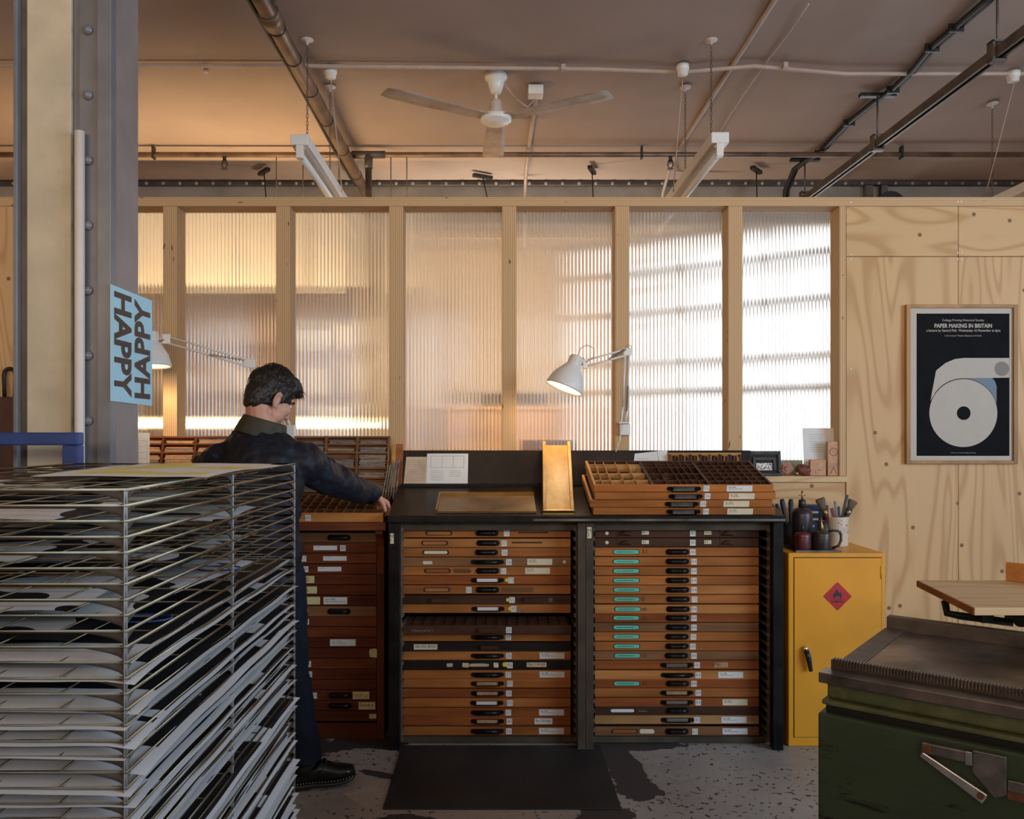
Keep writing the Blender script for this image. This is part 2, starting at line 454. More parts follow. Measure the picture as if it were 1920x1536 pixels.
M['posterblack'] = plain('black_poster_print', (0.010,0.010,0.011), 0.8, var=0.1, spec=0.08)
M['posterwhite'] = plain('off_white_poster_print', (0.47,0.40,0.325), 0.6, var=0.02)
M['postergrey'] = plain('taupe_poster_print', (0.22,0.18,0.135), 0.6, var=0.02)
M['posterblue'] = plain('slate_blue_poster_print', (0.14,0.185,0.225), 0.6, var=0.02)
M['wastebrown'] = plain('brown_leather', (0.075,0.026,0.016), 0.5, var=0.2, scale=10)
M['tube'] = plain('unlit_tube', (0.78,0.74,0.68), 0.25, var=0.01)
M['olivesteel'] = plain('zinc_hardware', (0.26,0.25,0.235), 0.36, 0.8, var=0.2, scale=20)
M['copperrust'] = plain('rusted_hardware', (0.26,0.11,0.06), 0.5, 0.5, var=0.2, scale=20)
M['bulb'] = emit('warm_bulb', (1.0, 0.80, 0.52), 26.0)
M['striplight'] = emit('warm_strip_lamp', (1.0, 0.76, 0.42), 7.0)

def floormat():
    m, t, b = nt('worn_painted_floor')
    v = coords(t, rnd=False)
    n1 = noise(t, v, 1.3, 4, 0.6); n2 = noise(t, v, 34, 3, 0.55); n3 = noise(t, v, 9.0, 5, 0.65)
    base = ramp(t, noise(t, v, 2.2, 5, 0.65), [(0.3, (0.30,0.265,0.235)), (0.7, (0.46,0.405,0.355))])
    spk = math1(t, 'GREATER_THAN', math1(t, 'ADD', n2, math1(t, 'MULTIPLY', n1, 0.34)), 0.792)
    chip = math1(t, 'GREATER_THAN', math1(t, 'ADD', n3, math1(t, 'MULTIPLY', n1, 0.25)), 0.83)
    def blob(c, r, sq):
        tc = N(t, 'ShaderNodeTexCoord'); mp = N(t, 'ShaderNodeMapping')
        mp.vector_type = 'TEXTURE'
        mp.inputs['Location'].default_value = (c[0], c[1], 0); mp.inputs['Scale'].default_value = (sq[0], sq[1], 1); mp.inputs['Rotation'].default_value = (0,0,sq[2])
        t.links.new(tc.outputs['Object'], mp.inputs['Vector'])
        ln = N(t, 'ShaderNodeVectorMath', _operation='LENGTH'); t.links.new(mp.outputs[0], ln.inputs[0])
        return math1(t, 'LESS_THAN', math1(t, 'ADD', ln.outputs['Value'], math1(t, 'MULTIPLY', math1(t, 'SUBTRACT', n3, 0.5), 1.7)), r)
    mask = math1(t, 'MAXIMUM', spk, chip)
    for c, sq in (((0.555,3.72), (0.085,0.34,0.1)), ((0.59,3.45), (0.09,0.13,0)), ((0.42,3.18), (0.13,0.09,0.4)), ((-0.62,3.95), (0.2,0.09,0)), ((0.63,3.92), (0.28,0.07,0)),
                  ((-0.38,3.15), (0.16,0.05,0.2)), ((-0.50,3.58), (0.10,0.03,-0.4)), ((0.42,3.05), (0.2,0.08,0.5)), ((-0.95,3.9), (0.2,0.2,0))):
        mask = math1(t, 'MAXIMUM', mask, blob(c, 1.0, sq))
    col = mixc(t, mask, base, (0.055,0.050,0.048))
    t.links.new(col, b.inputs['Base Color'])
    t.links.new(math1(t, 'MULTIPLY_ADD', mask, 0.12, 0.45), b.inputs['Roughness'])
    bump(t, b, math1(t, 'SUBTRACT', 1.0, mask), 0.25, 0.0008)
    return m
M['floor'] = floormat()

def scuffed(name, c1, c2, dark):
    m, t, b = nt(name)
    v = coords(t, rnd=False)
    base = ramp(t, noise(t, v, 3.0, 5, 0.65), [(0.32, c2), (0.66, c1)])
    s = ramp(t, noise(t, coords(t, (5,5,22), rnd=False), 1.0, 5, 0.7, 0.8), [(0.59, (0,0,0)), (0.67, (1,1,1))])
    s2 = ramp(t, noise(t, coords(t, (9,9,60), rnd=False, loc=(3,1,7)), 1.0, 3, 0.7, 0.4), [(0.70, (0,0,0)), (0.73, (1,1,1))])
    col = mixc(t, s, base, dark); col = mixc(t, math1(t, 'MULTIPLY', s2, 0.6), col, (0.22,0.24,0.17))
    t.links.new(col, b.inputs['Base Color']); b.inputs['Roughness'].default_value = 0.5; b.inputs['Specular IOR Level'].default_value = 0.35
    return m
M['green'] = scuffed('scuffed_green_enamel', (0.066,0.098,0.056), (0.046,0.070,0.042), (0.010,0.011,0.009))
M['greencast'] = plain('rough_green_casting', (0.135,0.155,0.070), 0.6, var=0.18, scale=20, bmp=0.7, bscale=60)

def poly():
    m, t, b = nt('fluted_polycarbonate')
    out = t.nodes['Material Output']
    t.nodes.remove(b)
    rf = N(t, 'ShaderNodeBsdfRefraction'); rf.inputs['Color'].default_value = (0.96,0.95,0.93,1); rf.inputs['Roughness'].default_value = 0.19; rf.inputs['IOR'].default_value = 1.22
    tr = N(t, 'ShaderNodeBsdfTransparent'); tr.inputs['Color'].default_value = (0.93,0.92,0.90,1)
    tl = N(t, 'ShaderNodeBsdfTranslucent'); tl.inputs['Color'].default_value = (0.85,0.83,0.80,1)
    gl = N(t, 'ShaderNodeBsdfGlossy'); gl.inputs['Roughness'].default_value = 0.12; gl.inputs['Color'].default_value = (0.9,0.9,0.9,1)
    def mx(f, a, c):
        q = N(t, 'ShaderNodeMixShader'); q.inputs[0].default_value = f
        t.links.new(a.outputs[0], q.inputs[1]); t.links.new(c.outputs[0], q.inputs[2]); return q
    q = mx(0.30, rf, tr); q = mx(0.40, q, tl); q = mx(0.07, q, gl)
    t.links.new(q.outputs[0], out.inputs['Surface'])
    return m
M['poly'] = poly()
def webmat():
    m, t, b = nt('polycarbonate_web')
    out = t.nodes['Material Output']; t.nodes.remove(b)
    tr = N(t, 'ShaderNodeBsdfTransparent'); tl = N(t, 'ShaderNodeBsdfTranslucent'); tl.inputs['Color'].default_value = (0.80,0.72,0.62,1)
    q = N(t, 'ShaderNodeMixShader'); q.inputs[0].default_value = 0.55
    t.links.new(tr.outputs[0], q.inputs[1]); t.links.new(tl.outputs[0], q.inputs[2]); t.links.new(q.outputs[0], out.inputs['Surface'])
    return m
M['web'] = webmat()
def windowglass():
    m, t, b = nt('clear_window_glass')
    out = t.nodes['Material Output']; t.nodes.remove(b)
    tr = N(t, 'ShaderNodeBsdfTransparent'); gl = N(t, 'ShaderNodeBsdfGlossy'); gl.inputs['Roughness'].default_value = 0.05
    q = N(t, 'ShaderNodeMixShader'); q.inputs[0].default_value = 0.06
    t.links.new(tr.outputs[0], q.inputs[1]); t.links.new(gl.outputs[0], q.inputs[2]); t.links.new(q.outputs[0], out.inputs['Surface'])
    return m
M['glass'] = windowglass()

def printmat(name, seed, dark, thr, border, kind='black', front=-0.405):
    m, t, b = nt(name)
    tc = N(t, 'ShaderNodeTexCoord'); sp = N(t, 'ShaderNodeSeparateXYZ'); t.links.new(tc.outputs['Object'], sp.inputs[0])
    ax = math1(t, 'ABSOLUTE', sp.outputs[0]); ay = math1(t, 'ABSOLUTE', sp.outputs[1])
    inside = math1(t, 'MULTIPLY', math1(t, 'LESS_THAN', ax, 0.275 - border), math1(t, 'MULTIPLY', math1(t, 'LESS_THAN', sp.outputs[1], 0.47), math1(t, 'GREATER_THAN', sp.outputs[1], front)))
    v = coords(t, rnd=False, loc=(seed*3.1, seed*1.7, seed))
    n = noise(t, v, 4.2 if kind == 'black' else 7.0, 1.0, 0.3, 0.5)
    shape = math1(t, 'LESS_THAN', n, thr)
    if kind == 'yellow':
        col = mixc(t, math1(t, 'MULTIPLY', inside, ramp(t, n, [(0.38, (0,0,0)), (0.52, (1,1,1))])), (0.78,0.78,0.76), dark)
    else:
        col = mixc(t, math1(t, 'MULTIPLY', inside, shape), (0.76,0.77,0.78), dark)
    t.links.new(col, b.inputs['Base Color']); b.inputs['Roughness'].default_value = 0.6; b.inputs['Specular IOR Level'].default_value = 0.25
    return m
M['print'] = [printmat('black_and_white_print_%d' % i, i, (0.014,0.014,0.016), 0.60 + 0.03*(i % 3), 0.002 + 0.008*(i % 2)) for i in range(5)]
M['printmix'] = [printmat('half_white_print_%d' % i, 20+i, (0.014,0.014,0.016), 0.47+0.03*i, 0.03, front=-0.45) for i in range(3)]
M['printyellow'] = printmat('yellow_wash_print', 9, (0.80,0.66,0.14), 0.5, 0.135, 'yellow', -0.2)

# =================================================================== STRUCTURE
YW = 4.36                                              # front plane of the timber partition
CEIL = 3.57
struct(MB().box(-5.2, 5.6, -3.6, 9.6, -0.1, 0).build('floor', M['floor'], origin=(0,0,0)), 'pale grey painted floor worn through to dark patches')
def ceiling():
    b = MB(); nx, y0, y1, ny = 24, -3.6, 9.6, 132
    vs = []
    for j in range(ny+1):
        y = y0 + (y1-y0)*j/ny
        for i in range(nx+1):
            x = -5.2 + 10.8*i/nx
            z = CEIL + 0.008*math.sin((y-4.78)*2*PI/1.22) + 0.005*mnoise.noise(Vector((x*0.5, y*0.9, 3)))
            vs.append((x, y, z))
    fs = [(j*(nx+1)+i, (j+1)*(nx+1)+i, (j+1)*(nx+1)+i+1, j*(nx+1)+i+1) for j in range(ny) for i in range(nx)]
    b.add(vs, fs, 0, True)
    b.box(-5.2, 5.6, -3.6, 9.6, CEIL+0.05, CEIL+0.2)
    return b.build('ceiling', M['ceil'], origin=(0,0,0))
struct(ceiling(), 'pinkish beige plaster ceiling with shallow ripples')
struct(MB().box(-5.3, -5.2, -3.6, 9.6, 0, CEIL).build('wall_left', M['wallpaint']))
wr = MB()
for y0, y1, z0, z1 in ((-3.6, -2.0, 0, CEIL), (1.6, 9.6, 0, CEIL), (-2.0, 1.6, 0, 1.05), (-2.0, 1.6, 3.15, CEIL)):
    wr.box(5.45, 5.6, y0, y1, z0, z1)
struct(wr.build('wall_right', M['wallpaint']))
wf = MB()
for x0, x1, z0, z1 in ((-5.2, -3.9, 0, CEIL), (2.7, 5.6, 0, CEIL), (-3.9, 2.7, 0, 1.85), (-3.9, 2.7, 3.25, CEIL)):
    wf.box(x0, x1, -3.6, -3.45, z0, z1)
struct(wf.build('wall_front', M['wallpaint']))
# far room: plain wall on the left, window bay on the right
struct(MB().box(-5.2, 1.25, 9.45, 9.6, 0, CEIL).build('wall_far', M['brickwall']))
bd = (BAY1 - BAY0).normalized(); bn = Vector((-bd.y, bd.x)); BL = (BAY1 - BAY0).length
BM_ = Matrix(((bd.x, bn.x, 0, BAY0.x), (bd.y, bn.y, 0, BAY0.y), (0, 0, 1, 0), (0, 0, 0, 1)))
wb_ = MB()
wb_.box(0, BL, 0, 0.15, 0, 1.15, M=BM_).box(0, BL, 0, 0.15, 3.42, CEIL, M=BM_)
struct(wb_.build('wall_bay', M['wallpaint']))
struct(MB().box(4.0, 5.6, 6.92, 7.07, 0, CEIL).build('wall_bay_return', M['wallpaint']))
win = struct_root('window_8', BM_ @ Vector((BL/2, 0.05, 1.15)), 'tall steel window in the far room with level glazing bars')
for i in range(5):
    x = BL*i/4
    MB().box(x-0.03, x+0.03, 0.02, 0.09, 1.15, 3.42, M=BM_).build('mullion', M['runner'], win)
for z in (1.17, 1.89, 2.17, 2.67, 3.07, 3.40):
    MB().box(0, BL, 0.03, 0.08, z-0.034, z+0.034, M=BM_).build('glazing_bar', M['runner'], win)

# ---- partition of birch ply studs, fluted plastic panes and pine ply boards
SX = [0.07 + 0.5965*k for k in range(-4, 3)]            # stud centres
part = struct_root('wall_partition', (0, YW, 0), 'timber partition of ply studs and pine ply boards')
ZS, ZH = 1.253, 2.676
for x in SX:
    MB().box(x-0.0375, x+0.0375, YW, YW+0.135, ZS, ZH).build('stud', M['edge_x'], part, 0.0015)
MB().box(1.812, 1.846, YW, YW+0.135, ZS, ZH).build('stud', M['edge_x'], part, 0.0015)
MB().box(-2.85, 5.4, YW-0.001, YW+0.14, ZH, 2.724).build('head_rail', M['edge_z'], part, 0.0015)
MB().box(-2.32, 1.846, YW-0.022, YW+0.14, 1.222, ZS).build('sill_board', M['ply_plain'], part, 0.002)
for x0, x1 in ((-2.32, -1.0), (-1.0, 0.2), (0.2, 1.842)):
    MB().box(x0+0.001, x1-0.001, YW, YW+0.018, 0.0, 1.221).build('ply_panel', M['ply_h'], part, 0.001)
for x0, x1 in ((1.848, 2.437), (2.440, 3.04), (3.043, 3.64), (3.643, 4.5), (4.503, 5.4)):
    MB().box(x0, x1, YW, YW+0.018, 2.4125, 2.675).build('ply_panel', M['ply_h'], part, 0.001)
    MB().box(x0, x1, YW, YW+0.018, 0.0, 2.4095).build('ply_panel', M['ply_v'], part, 0.001)
for x0, x1 in ((-5.2, -4.0), (-4.0, -2.9), (-2.9, -2.36)):
    MB().box(x0+0.001, x1-0.001, YW, YW+0.018, 0.0, 2.675).build('ply_panel', M['ply_v'], part, 0.001)
MB().box(-5.2, -2.85, YW-0.001, YW+0.14, ZH, 2.724).build('head_rail', M['edge_z'], part, 0.0015)
MB().box(1.86, 5.4, YW+0.05, YW+0.13, 0, ZH).build('ply_core', M['ply_plain'], part)
sb = MB().lathe([(0.0055, 0), (0.0055, 0.0015), (0.0, 0.002)], Matrix.Rotation(PI/2, 4, 'X'), 8)
scm = sb.mesh('screw_head', M['paper'], (0,0,0))
for px, py in ((1595,380),(1595,477),(1595,486),(1595,692),(1795,378),(1802,378),(1795,474),(1802,474),(1795,486),(1802,486)):
    x, z = XZ(px, py, YW); place('screw_head', scm, (x, YW, z), part)
edges = [x for x in SX] + [1.829]
for i in range(len(edges)-1):
    x0 = edges[i] + 0.036; x1 = (edges[i+1] - 0.036) if i < 6 else 1.813
    yb = YW + 0.112
    w = struct_root('window_%d' % (i+1), ((x0+x1)/2, yb, ZS), 'fluted clear plastic pane, %s from the column end' % ('first','second','third','fourth','fifth','sixth','seventh')[i])
    nfl = round((x1-x0)/0.0195); seg = 8; b = MB(); vs = []
    for k in range(nfl*seg+1):
        x = x0 + (x1-x0)*k/(nfl*seg)
        o = 0.0030*math.cos(2*PI*k/seg)
        vs += [(x, yb+o, ZS), (x, yb+o, ZH)]
    b.add(vs, [(2*k, 2*k+2, 2*k+3, 2*k+1) for k in range(nfl*seg)], 0, True)
    b.build('pane', M['poly'], w)
    b = MB()
    for k in range(nfl+1):
        x = x0 + (x1-x0)*k/nfl
        b.box(x-0.0006, x+0.0006, yb+0.006, yb+0.016, ZS, ZH)
    o = b.build('flute_webs', M['web'], w); o['kind'] = 'stuff'

# ---- steel column on the left
col = struct_root('column', (-1.3, 2.6, 0), 'riveted steel column painted cream and grey')
D = 2.50
def cx(px, d): return (px-930)*d/F
XR = cx(210, D)                                        # right side face
MB().box(cx(50, D), cx(133, D), D, D+0.02, 0, CEIL).build('front_flange', M['colcream'], col, 0.003)
MB().box(cx(36, D), cx(50, D)-0.001, D+0.008, D+0.05, 0, CEIL).build('dark_edge', M['coldark'], col)
MB().box(cx(28, D), cx(36, D), D-0.01, D+0.05, 0, CEIL).build('left_flange', M['colgrey'], col, 0.002)
MB().box(cx(133, D)+0.001, cx(147, D), D+0.012, D+0.05, 0, CEIL).build('web_recess', M['colgrey'], col, 0.003)
MB().box(cx(147, D), cx(182, D), D+0.004, D+0.03, 0, CEIL).build('riveted_strip', M['colgrey'], col, 0.002)
MB().box(cx(183, D), XR, D-0.006, D+0.03, 0, CEIL).build('angle_iron', M['colgrey'], col, 0.003)
MB().box(cx(36, D), XR-0.002, D+0.03, D+0.19, 0, CEIL).build('side_plate', M['colmauve'], col, 0.003)
rv = MB().lathe([(0.0155, 0), (0.0150, 0.005), (0.0105, 0.011), (0.004, 0.0138), (0.0, 0.0142)], Matrix.Rotation(PI/2, 4, 'X'), 16)
rvm = rv.mesh('rivet', M['colgrey'], (0,0,0))
for k in range(-2, 13):
    x, z = XZ(165.5, 57 + 122*k, D+0.004)
    if 0.05 < z < 3.55: place('rivet', rvm, (x, D+0.004, z), col)
pv = thing('conduit_pipe', 'white plastic pipe standing upright against the riveted column', 'pipe', (cx(149, D-0.02), D-0.02, 0))
MB().cyl((cx(149, D-0.02), D-0.018, 0.0), (cx(149, D-0.02), D-0.018, 1.48+566*(D-0.02)/F), 0.0142, n=16).build('tube', M['pvc'], pv)

# ---- riveted beam beyond the partition
bm_ = struct_root('beam', (0, 6.86, 3.4), 'riveted steel beam crossing the ceiling beyond the partition')
MB().box(-5.2, 5.6, 6.86, 6.90, 3.10, 3.545).build('web', M['beam'], bm_)
MB().box(-5.2, 5.6, 6.80, 6.86, 3.525, 3.55).build('top_flange', M['beamdark'], bm_)
rb = MB()
for k in range(-36, 41):
    rb.ell((0.137*k, 6.80, 3.535), (0.014, 0.012, 0.014), None, 8, 6)
rb.build('rivet_row', M['beam'], bm_)

# unseen cabinet row added behind the camera to dim the lower room
ps = thing('shade_cabinets', 'long pale cabinet row added out of view to shade the lower room', 'cabinet', (0, -1.3, 0))
MB().box(-4.2, 3.6, -1.6, -1.0, 0.08, 1.95).build('carcass', M['ply_plain'], ps, 0.004)
for k in range(12):
    x = -4.2+0.65*k; MB().box(x+0.005, x+0.645, -0.999, -0.98, 0.1, 1.93).build('door', M['ply_v'], ps, 0.002)
MB().box(-4.15, 3.55, -1.55, -1.05, 0, 0.08).build('plinth', M['black'], ps)

# =================================================================== CEILING FITTINGS
def on_ceil(px, py, drop=0.0):
    d = F*(CEIL-drop-1.48)/(812-py); return Vector(((px-930)*d/F, d, CEIL-drop))
# large pipe running away from the camera
t = thing('drain_pipe', 'thick brown pipe running along the ceiling over the man', 'pipe', (-1.067, 5.0, 3.45))
MB().cyl((-1.067, 1.5, 3.45), (-1.067, 6.78, 3.45), 0.042, n=18).build('pipe_run', M['copper'], t)
for y in (2.6, 3.3, 4.02, 4.35, 4.75, 5.2, 5.75, 6.3):
    MB().cyl((-1.067, y-0.004, 3.45), (-1.067, y+0.004, 3.45), 0.0445, n=18).build('band', M['blackrub'], t)
MB().cyl((-1.067, 3.86, 3.45), (-1.067, 3.98, 3.45), 0.052, n=18).build('coupling', M['copper'], t)
MB().cyl((-1.04, 3.80, 3.46), (-1.00, 3.74, 3.53), 0.030, n=14).build('branch', M['darkpipe'], t)
tag(MB().tube([(-1.122, y, 3.452+0.008*math.sin(y*3)) for y in [1.5+0.3*i for i in range(18)]], 0.011, 8).build('black_cable', M['blackrub']), 'thin black cable strapped beside the thick brown pipe', 'cable')
# sprinkler pipe across
t = thing('sprinkler_pipe', 'slim metal sprinkler pipe crossing the ceiling before the beam', 'pipe', (0, 6.0, 3.5))
MB().cyl((-5.15, 6.0, 3.50), (5.4, 6.0, 3.50), 0.019, n=12).build('pipe_run', M['copper'], t)
x = cx(691, 6.0)
b = MB().cyl((x-0.12, 6.0, 3.5), (x+0.12, 6.0, 3.5), 0.027, n=12).cyl((x, 6.0, 3.5), (x, 6.0, 3.40), 0.03, n=12)
b.build('tee_joint', M['darkpipe'], t)
MB().cyl((x, 6.0, 3.42), (x, 6.0, 2.4), 0.024, n=12).build('drop_pipe', M['darkpipe'], t)
for px in (421, 1257):
    x = cx(px, 6.0)
    h = MB().cyl((x, 6, 3.50), (x, 6, 3.455), 0.013, n=10).cyl((x, 6, 3.455), (x, 6, 3.44), 0.02, n=10)
    h.tube([(x-0.018, 6, 3.44), (x-0.02, 6, 3.42), (x, 6, 3.395)], 0.004, 6).tube([(x+0.018, 6, 3.44), (x+0.02, 6, 3.42), (x, 6, 3.395)], 0.004, 6).cyl((x, 6, 3.397), (x, 6, 3.392), 0.022, n=10)
    h.build('sprinkler_head', M['iron'], t)
for px in (288, 1203, 1690):
    x = cx(px, 6.0)
    MB().box(x-0.006, x+0.006, 5.975, 6.025, 3.47, 3.56).build('pipe_clip', M['iron'], t)
# white conduit across with round boxes
t = thing('cross_conduit', 'white conduit crossing the ceiling with round junction boxes', 'conduit', (0, 4.66, 3.55))
pts = [(-5.1, 4.62, 3.540), (-1.0, 4.64, 3.540), (0.6, 4.68, 3.540), (1.05, 4.72, 3.540), (1.45, 4.64, 3.540), (2.0, 4.74, 3.540), (3.0, 4.74, 3.540), (5.3, 4.7, 3.540)]
MB().tube(pts, 0.012, 8).build('conduit_run', M['conduit'], t)
for px, py in ((620, 128), (1280, 122), (1900, 135)):
    p = on_ceil(px, py, 0.016)
    MB().lathe([(0.036, 0), (0.036, -0.03), (0.030, -0.032), (0.030, -0.055), (0.0, -0.058)], Matrix.Translation(p), 16).build('junction_box', M['whitepaint'], t)
for px, py in ((387, 126), (1056, 122), (1472, 118)):
    p = on_ceil(px, py, 0.014)
    MB().box(p.x-0.012, p.x+0.012, p.y-0.016, p.y+0.016, p.z-0.032, p.z).build('saddle_clip', M['conduit'], t)
# conduits running to the beam
def run(name, label, pts, r, mat, cat='conduit', n=8):
    return tag(MB().tube(pts, r, n).build(name, mat), label, cat)
run('ceiling_conduit', 'pale conduit running back along the ceiling above the tilted batten light', [(1.338, 1.5, 3.558), (1.338, 5.9, 3.558), (1.338, 6.35, 3.53), (1.338, 6.62, 3.40), (1.338, 6.70, 3.0)], 0.013, M['conduit'])
run('ceiling_wire', 'thin wire stapled to the ceiling beside the pale conduit', [on_ceil(a_, c_, 0.02) for a_, c_ in ((1516, 8), (1480, 60), (1440, 112), (1402, 165), (1368, 216), (1345, 255))], 0.005, M['conduit'], 'wire', 6)
t = thing('fan_switch_box', 'white square box and conduit on the ceiling behind the fan', 'conduit', (0.244, 5.0, 3.5))
p = on_ceil(1004, 162)
MB().box(p.x-0.045, p.x+0.045, p.y-0.045, p.y+0.05, CEIL-0.06, CEIL-0.005).build('box', M['whitepaint'], t, 0.004)
MB().tube([(p.x+0.01, p.y+0.03, 3.555), (p.x, 6.2, 3.555), (p.x, 6.65, 3.545), (p.x, 6.72, 3.40), (p.x, 6.74, 3.0)], 0.014, 8).build('conduit_run', M['conduit'], t)
MB().tube([(0.03, 4.80, 3.53), (0.12, 4.88, 3.45), (0.19, 4.97, 3.44), (0.235, 5.0, 3.50)], 0.005, 6).build('flex', M['conduit'], t)
# thick black cable bundle on the right
pts = [on_ceil(1890, -40, 0.03), on_ceil(1845, 5, 0.03), on_ceil(1790, 52, 0.03), on_ceil(1745, 90, 0.03), on_ceil(1715, 128, 0.03), on_ceil(1672, 168, 0.03), on_ceil(1640, 190, 0.03),
       on_ceil(1590, 230, 0.03), on_ceil(1535, 287, 0.03), on_ceil(1512, 300, 0.04)]
pts += [(pts[-1].x-0.05, pts[-1].y+0.12, 3.50), (pts[-1].x-0.09, pts[-1].y+0.2, 3.36), (pts[-1].x-0.11, pts[-1].y+0.22, 2.9)]
t = thing('cable_bundle', 'thick black cables looping along the ceiling beside the steel channel', 'cable', pts[4])
MB().tube(pts, 0.017, 8).build('cable', M['blackrub'], t)
MB().tube([Vector(q)+Vector((0.03, 0.01, 0.004)) for q in pts], 0.010, 8).build('cable', M['blackrub'], t)
for k in (2, 3, 5, 7, 8):
    q = Vector(pts[k]); MB().box(q.x-0.03, q.x+0.045, q.y-0.006, q.y+0.006, q.z-0.022, q.z+0.02).build('cable_tie', M['iron'], t)
# steel channel hung on rods
t = thing('steel_channel', 'dark steel strut channel hung from the ceiling on threaded rods', 'channel', (2.335, 4.5, 3.25))
prof = [(-0.024,0.024),(-0.024,-0.024),(-0.011,-0.024),(-0.011,-0.017),(-0.018,-0.017),(-0.018,0.018),(0.018,0.018),(0.018,-0.017),(0.011,-0.017),(0.011,-0.024),(0.024,-0.024),(0.024,0.024)]
MB().prism([(2.335+a, 1.8, 3.245+c) for a, c in prof], (0, 5.0, 0)).build('channel', M['darkpipe'], t, fix=True)
for y in (3.85, 5.06, 6.25):
    MB().cyl((2.335, y, 3.25), (2.335, y, 3.56), 0.006, n=8).build('threaded_rod', M['darkpipe'], t)
    br = MB().box(2.30, 2.31, y-0.025, y+0.025, 3.215, 3.30).box(2.36, 2.37, y-0.025, y+0.025, 3.215, 3.30).box(2.30, 2.37, y-0.025, y+0.025, 3.295, 3.305).box(2.30, 2.37, y-0.02, y+0.02, 3.205, 3.217)
    br.build('hanger_clip', M['darkpipe'], t)
    MB().box(2.335-0.11, 2.335+0.11, y-0.02, y+0.02, 3.535, 3.558).build('ceiling_bracket', M['iron'], t, 0.003)
# beam clamps with drop rods
for k, (px, py, ang, w) in enumerate(((495, 322, -0.9, 'pipe end'), (905, 331, 0.5, 'fan'), (1110, 319, 1.25, 'conduit'), (1418, 319, 0.9, 'tilted batten light'))):
    p = on_ceil(px, py, 0.035)
    lab = ('small black ceiling clamp beside the thick brown pipe', 'small black ceiling clamp with bent rod beyond the fan', 'small black ceiling clamp midway between fan and tilted batten light', 'small black ceiling clamp between the batten light and the cables')[k]
    t = thing('ceiling_clamp', lab, 'clamp', p, 'ceiling clamps')
    R = Matrix.Translation(p) @ Matrix.Rotation(ang, 4, 'Z')
    MB().box(-0.085, 0.085, -0.018, 0.018, -0.014, 0.014, M=R).build('rail', M['iron'], t, 0.003)
    MB().cyl(p, p + Vector((0.03 if k != 1 else 0.12, 0.05, -0.55)), 0.005, n=6).build('rod', M['iron'], t)
t = thing('pipe_bracket', 'dark bracket with black duct on the beam behind the ply wall', 'bracket', P(1665, 345, 6.6))
for px, w in ((1652, 0.06), (1681, 0.05)):
    x = cx(px, 6.6); MB().box(x-w/2, x+w/2, 6.80, 6.8595, 3.2, 3.52).build('strap', M['darkpipe'], t)
x = cx(1665, 6.5); MB().cyl((x, 6.45, 3.25), (x, 6.81, 3.25), 0.12, n=20).build('duct', M['blackrub'], t)

# batten lights on chains
def batten(x, y0, y1, z, label):
    t = thing('batten_light', label, 'light', (x, y0, z), 'fluorescent battens over the partition')
    MB().box(x-0.045, x+0.045, y0, y1, z, z+0.055).build('housing', M['whitepaint'], t, 0.004)
    MB().prism([(x-0.016, y0+0.01, z), (x+0.016, y0+0.01, z), (x+0.03, y0+0.01, z-0.02), (x-0.03, y0+0.01, z-0.02)], (0, y1-y0-0.02, 0)).build('spine', M['dustywhite'], t, fix=True)
    for y in (y0+0.02, y1-0.02):
        MB().box(x-0.018, x+0.018, y-0.018, y+0.018, z-0.065, z).build('lamp_holder', M['whitepaint'], t, 0.003)
    MB().cyl((x, y0+0.03, z-0.045), (x, y1-0.03, z-0.045), 0.0185, n=12).build('tube', M['tube'], t)
    for y in (y0+0.18, y0+0.78):
        ch = thing('ceiling_chain', 'link chain holding the batten light %s' % label.split(' light ')[-1] + (', front one' if y < y0+0.5 else ', rear one'), 'chain', (x, y, z+0.06), 'chains of the batten lights')
        b = MB(); n = int((CEIL-0.03-z-0.055)/0.021)
        for k in range(n):
            zz = z + 0.058 + k*0.021 + 0.0125
            ring = [(0.0055*math.cos(a), 0.0125*math.sin(a)) for a in [2*PI*q/8 for q in range(8)]]
            if k % 2: b.tube([(x+u, y, zz+v) for u, v in ring], 0.0018, 5, closed=True)
            else: b.tube([(x, y+u, zz+v) for u, v in ring], 0.0018, 5, closed=True)
        b.build('links', M['darkpipe'], ch)
        MB().lathe([(0.036, 0), (0.032, -0.008), (0.008, -0.012), (0.006, -0.03), (0.0, -0.03)], Matrix.Translation((x, y, CEIL-0.004)), 14).build('hook_plate', M['dustywhite'], ch)
    return t
batten(-1.0, 4.20, 5.9, 2.945, 'unlit white batten light on chains nearer the brown pipe')
batten(1.14, 4.20, 5.9, 2.955, 'unlit white batten light on chains beside the fan wire and conduit')
batten(3.14, 4.45, 6.0, 2.90, 'unlit white batten light on chains over the poster wall')
for px, ly, lab in ((620, 5.2, 'thin pull cord dropping from the round box by the brown pipe'), (1280, 5.2, 'thin pull cord dropping from the round box by the batten light'), (1904, 5.2, 'thin pull cord dropping at the ceiling edge over the poster')):
    p = on_ceil(px, 130); tag(MB().cyl((p.x, p.y, 3.52), (p.x+0.01, p.y+0.3, 2.95), 0.0035, n=6).build('pull_cord', M['conduit']), lab, 'cord')

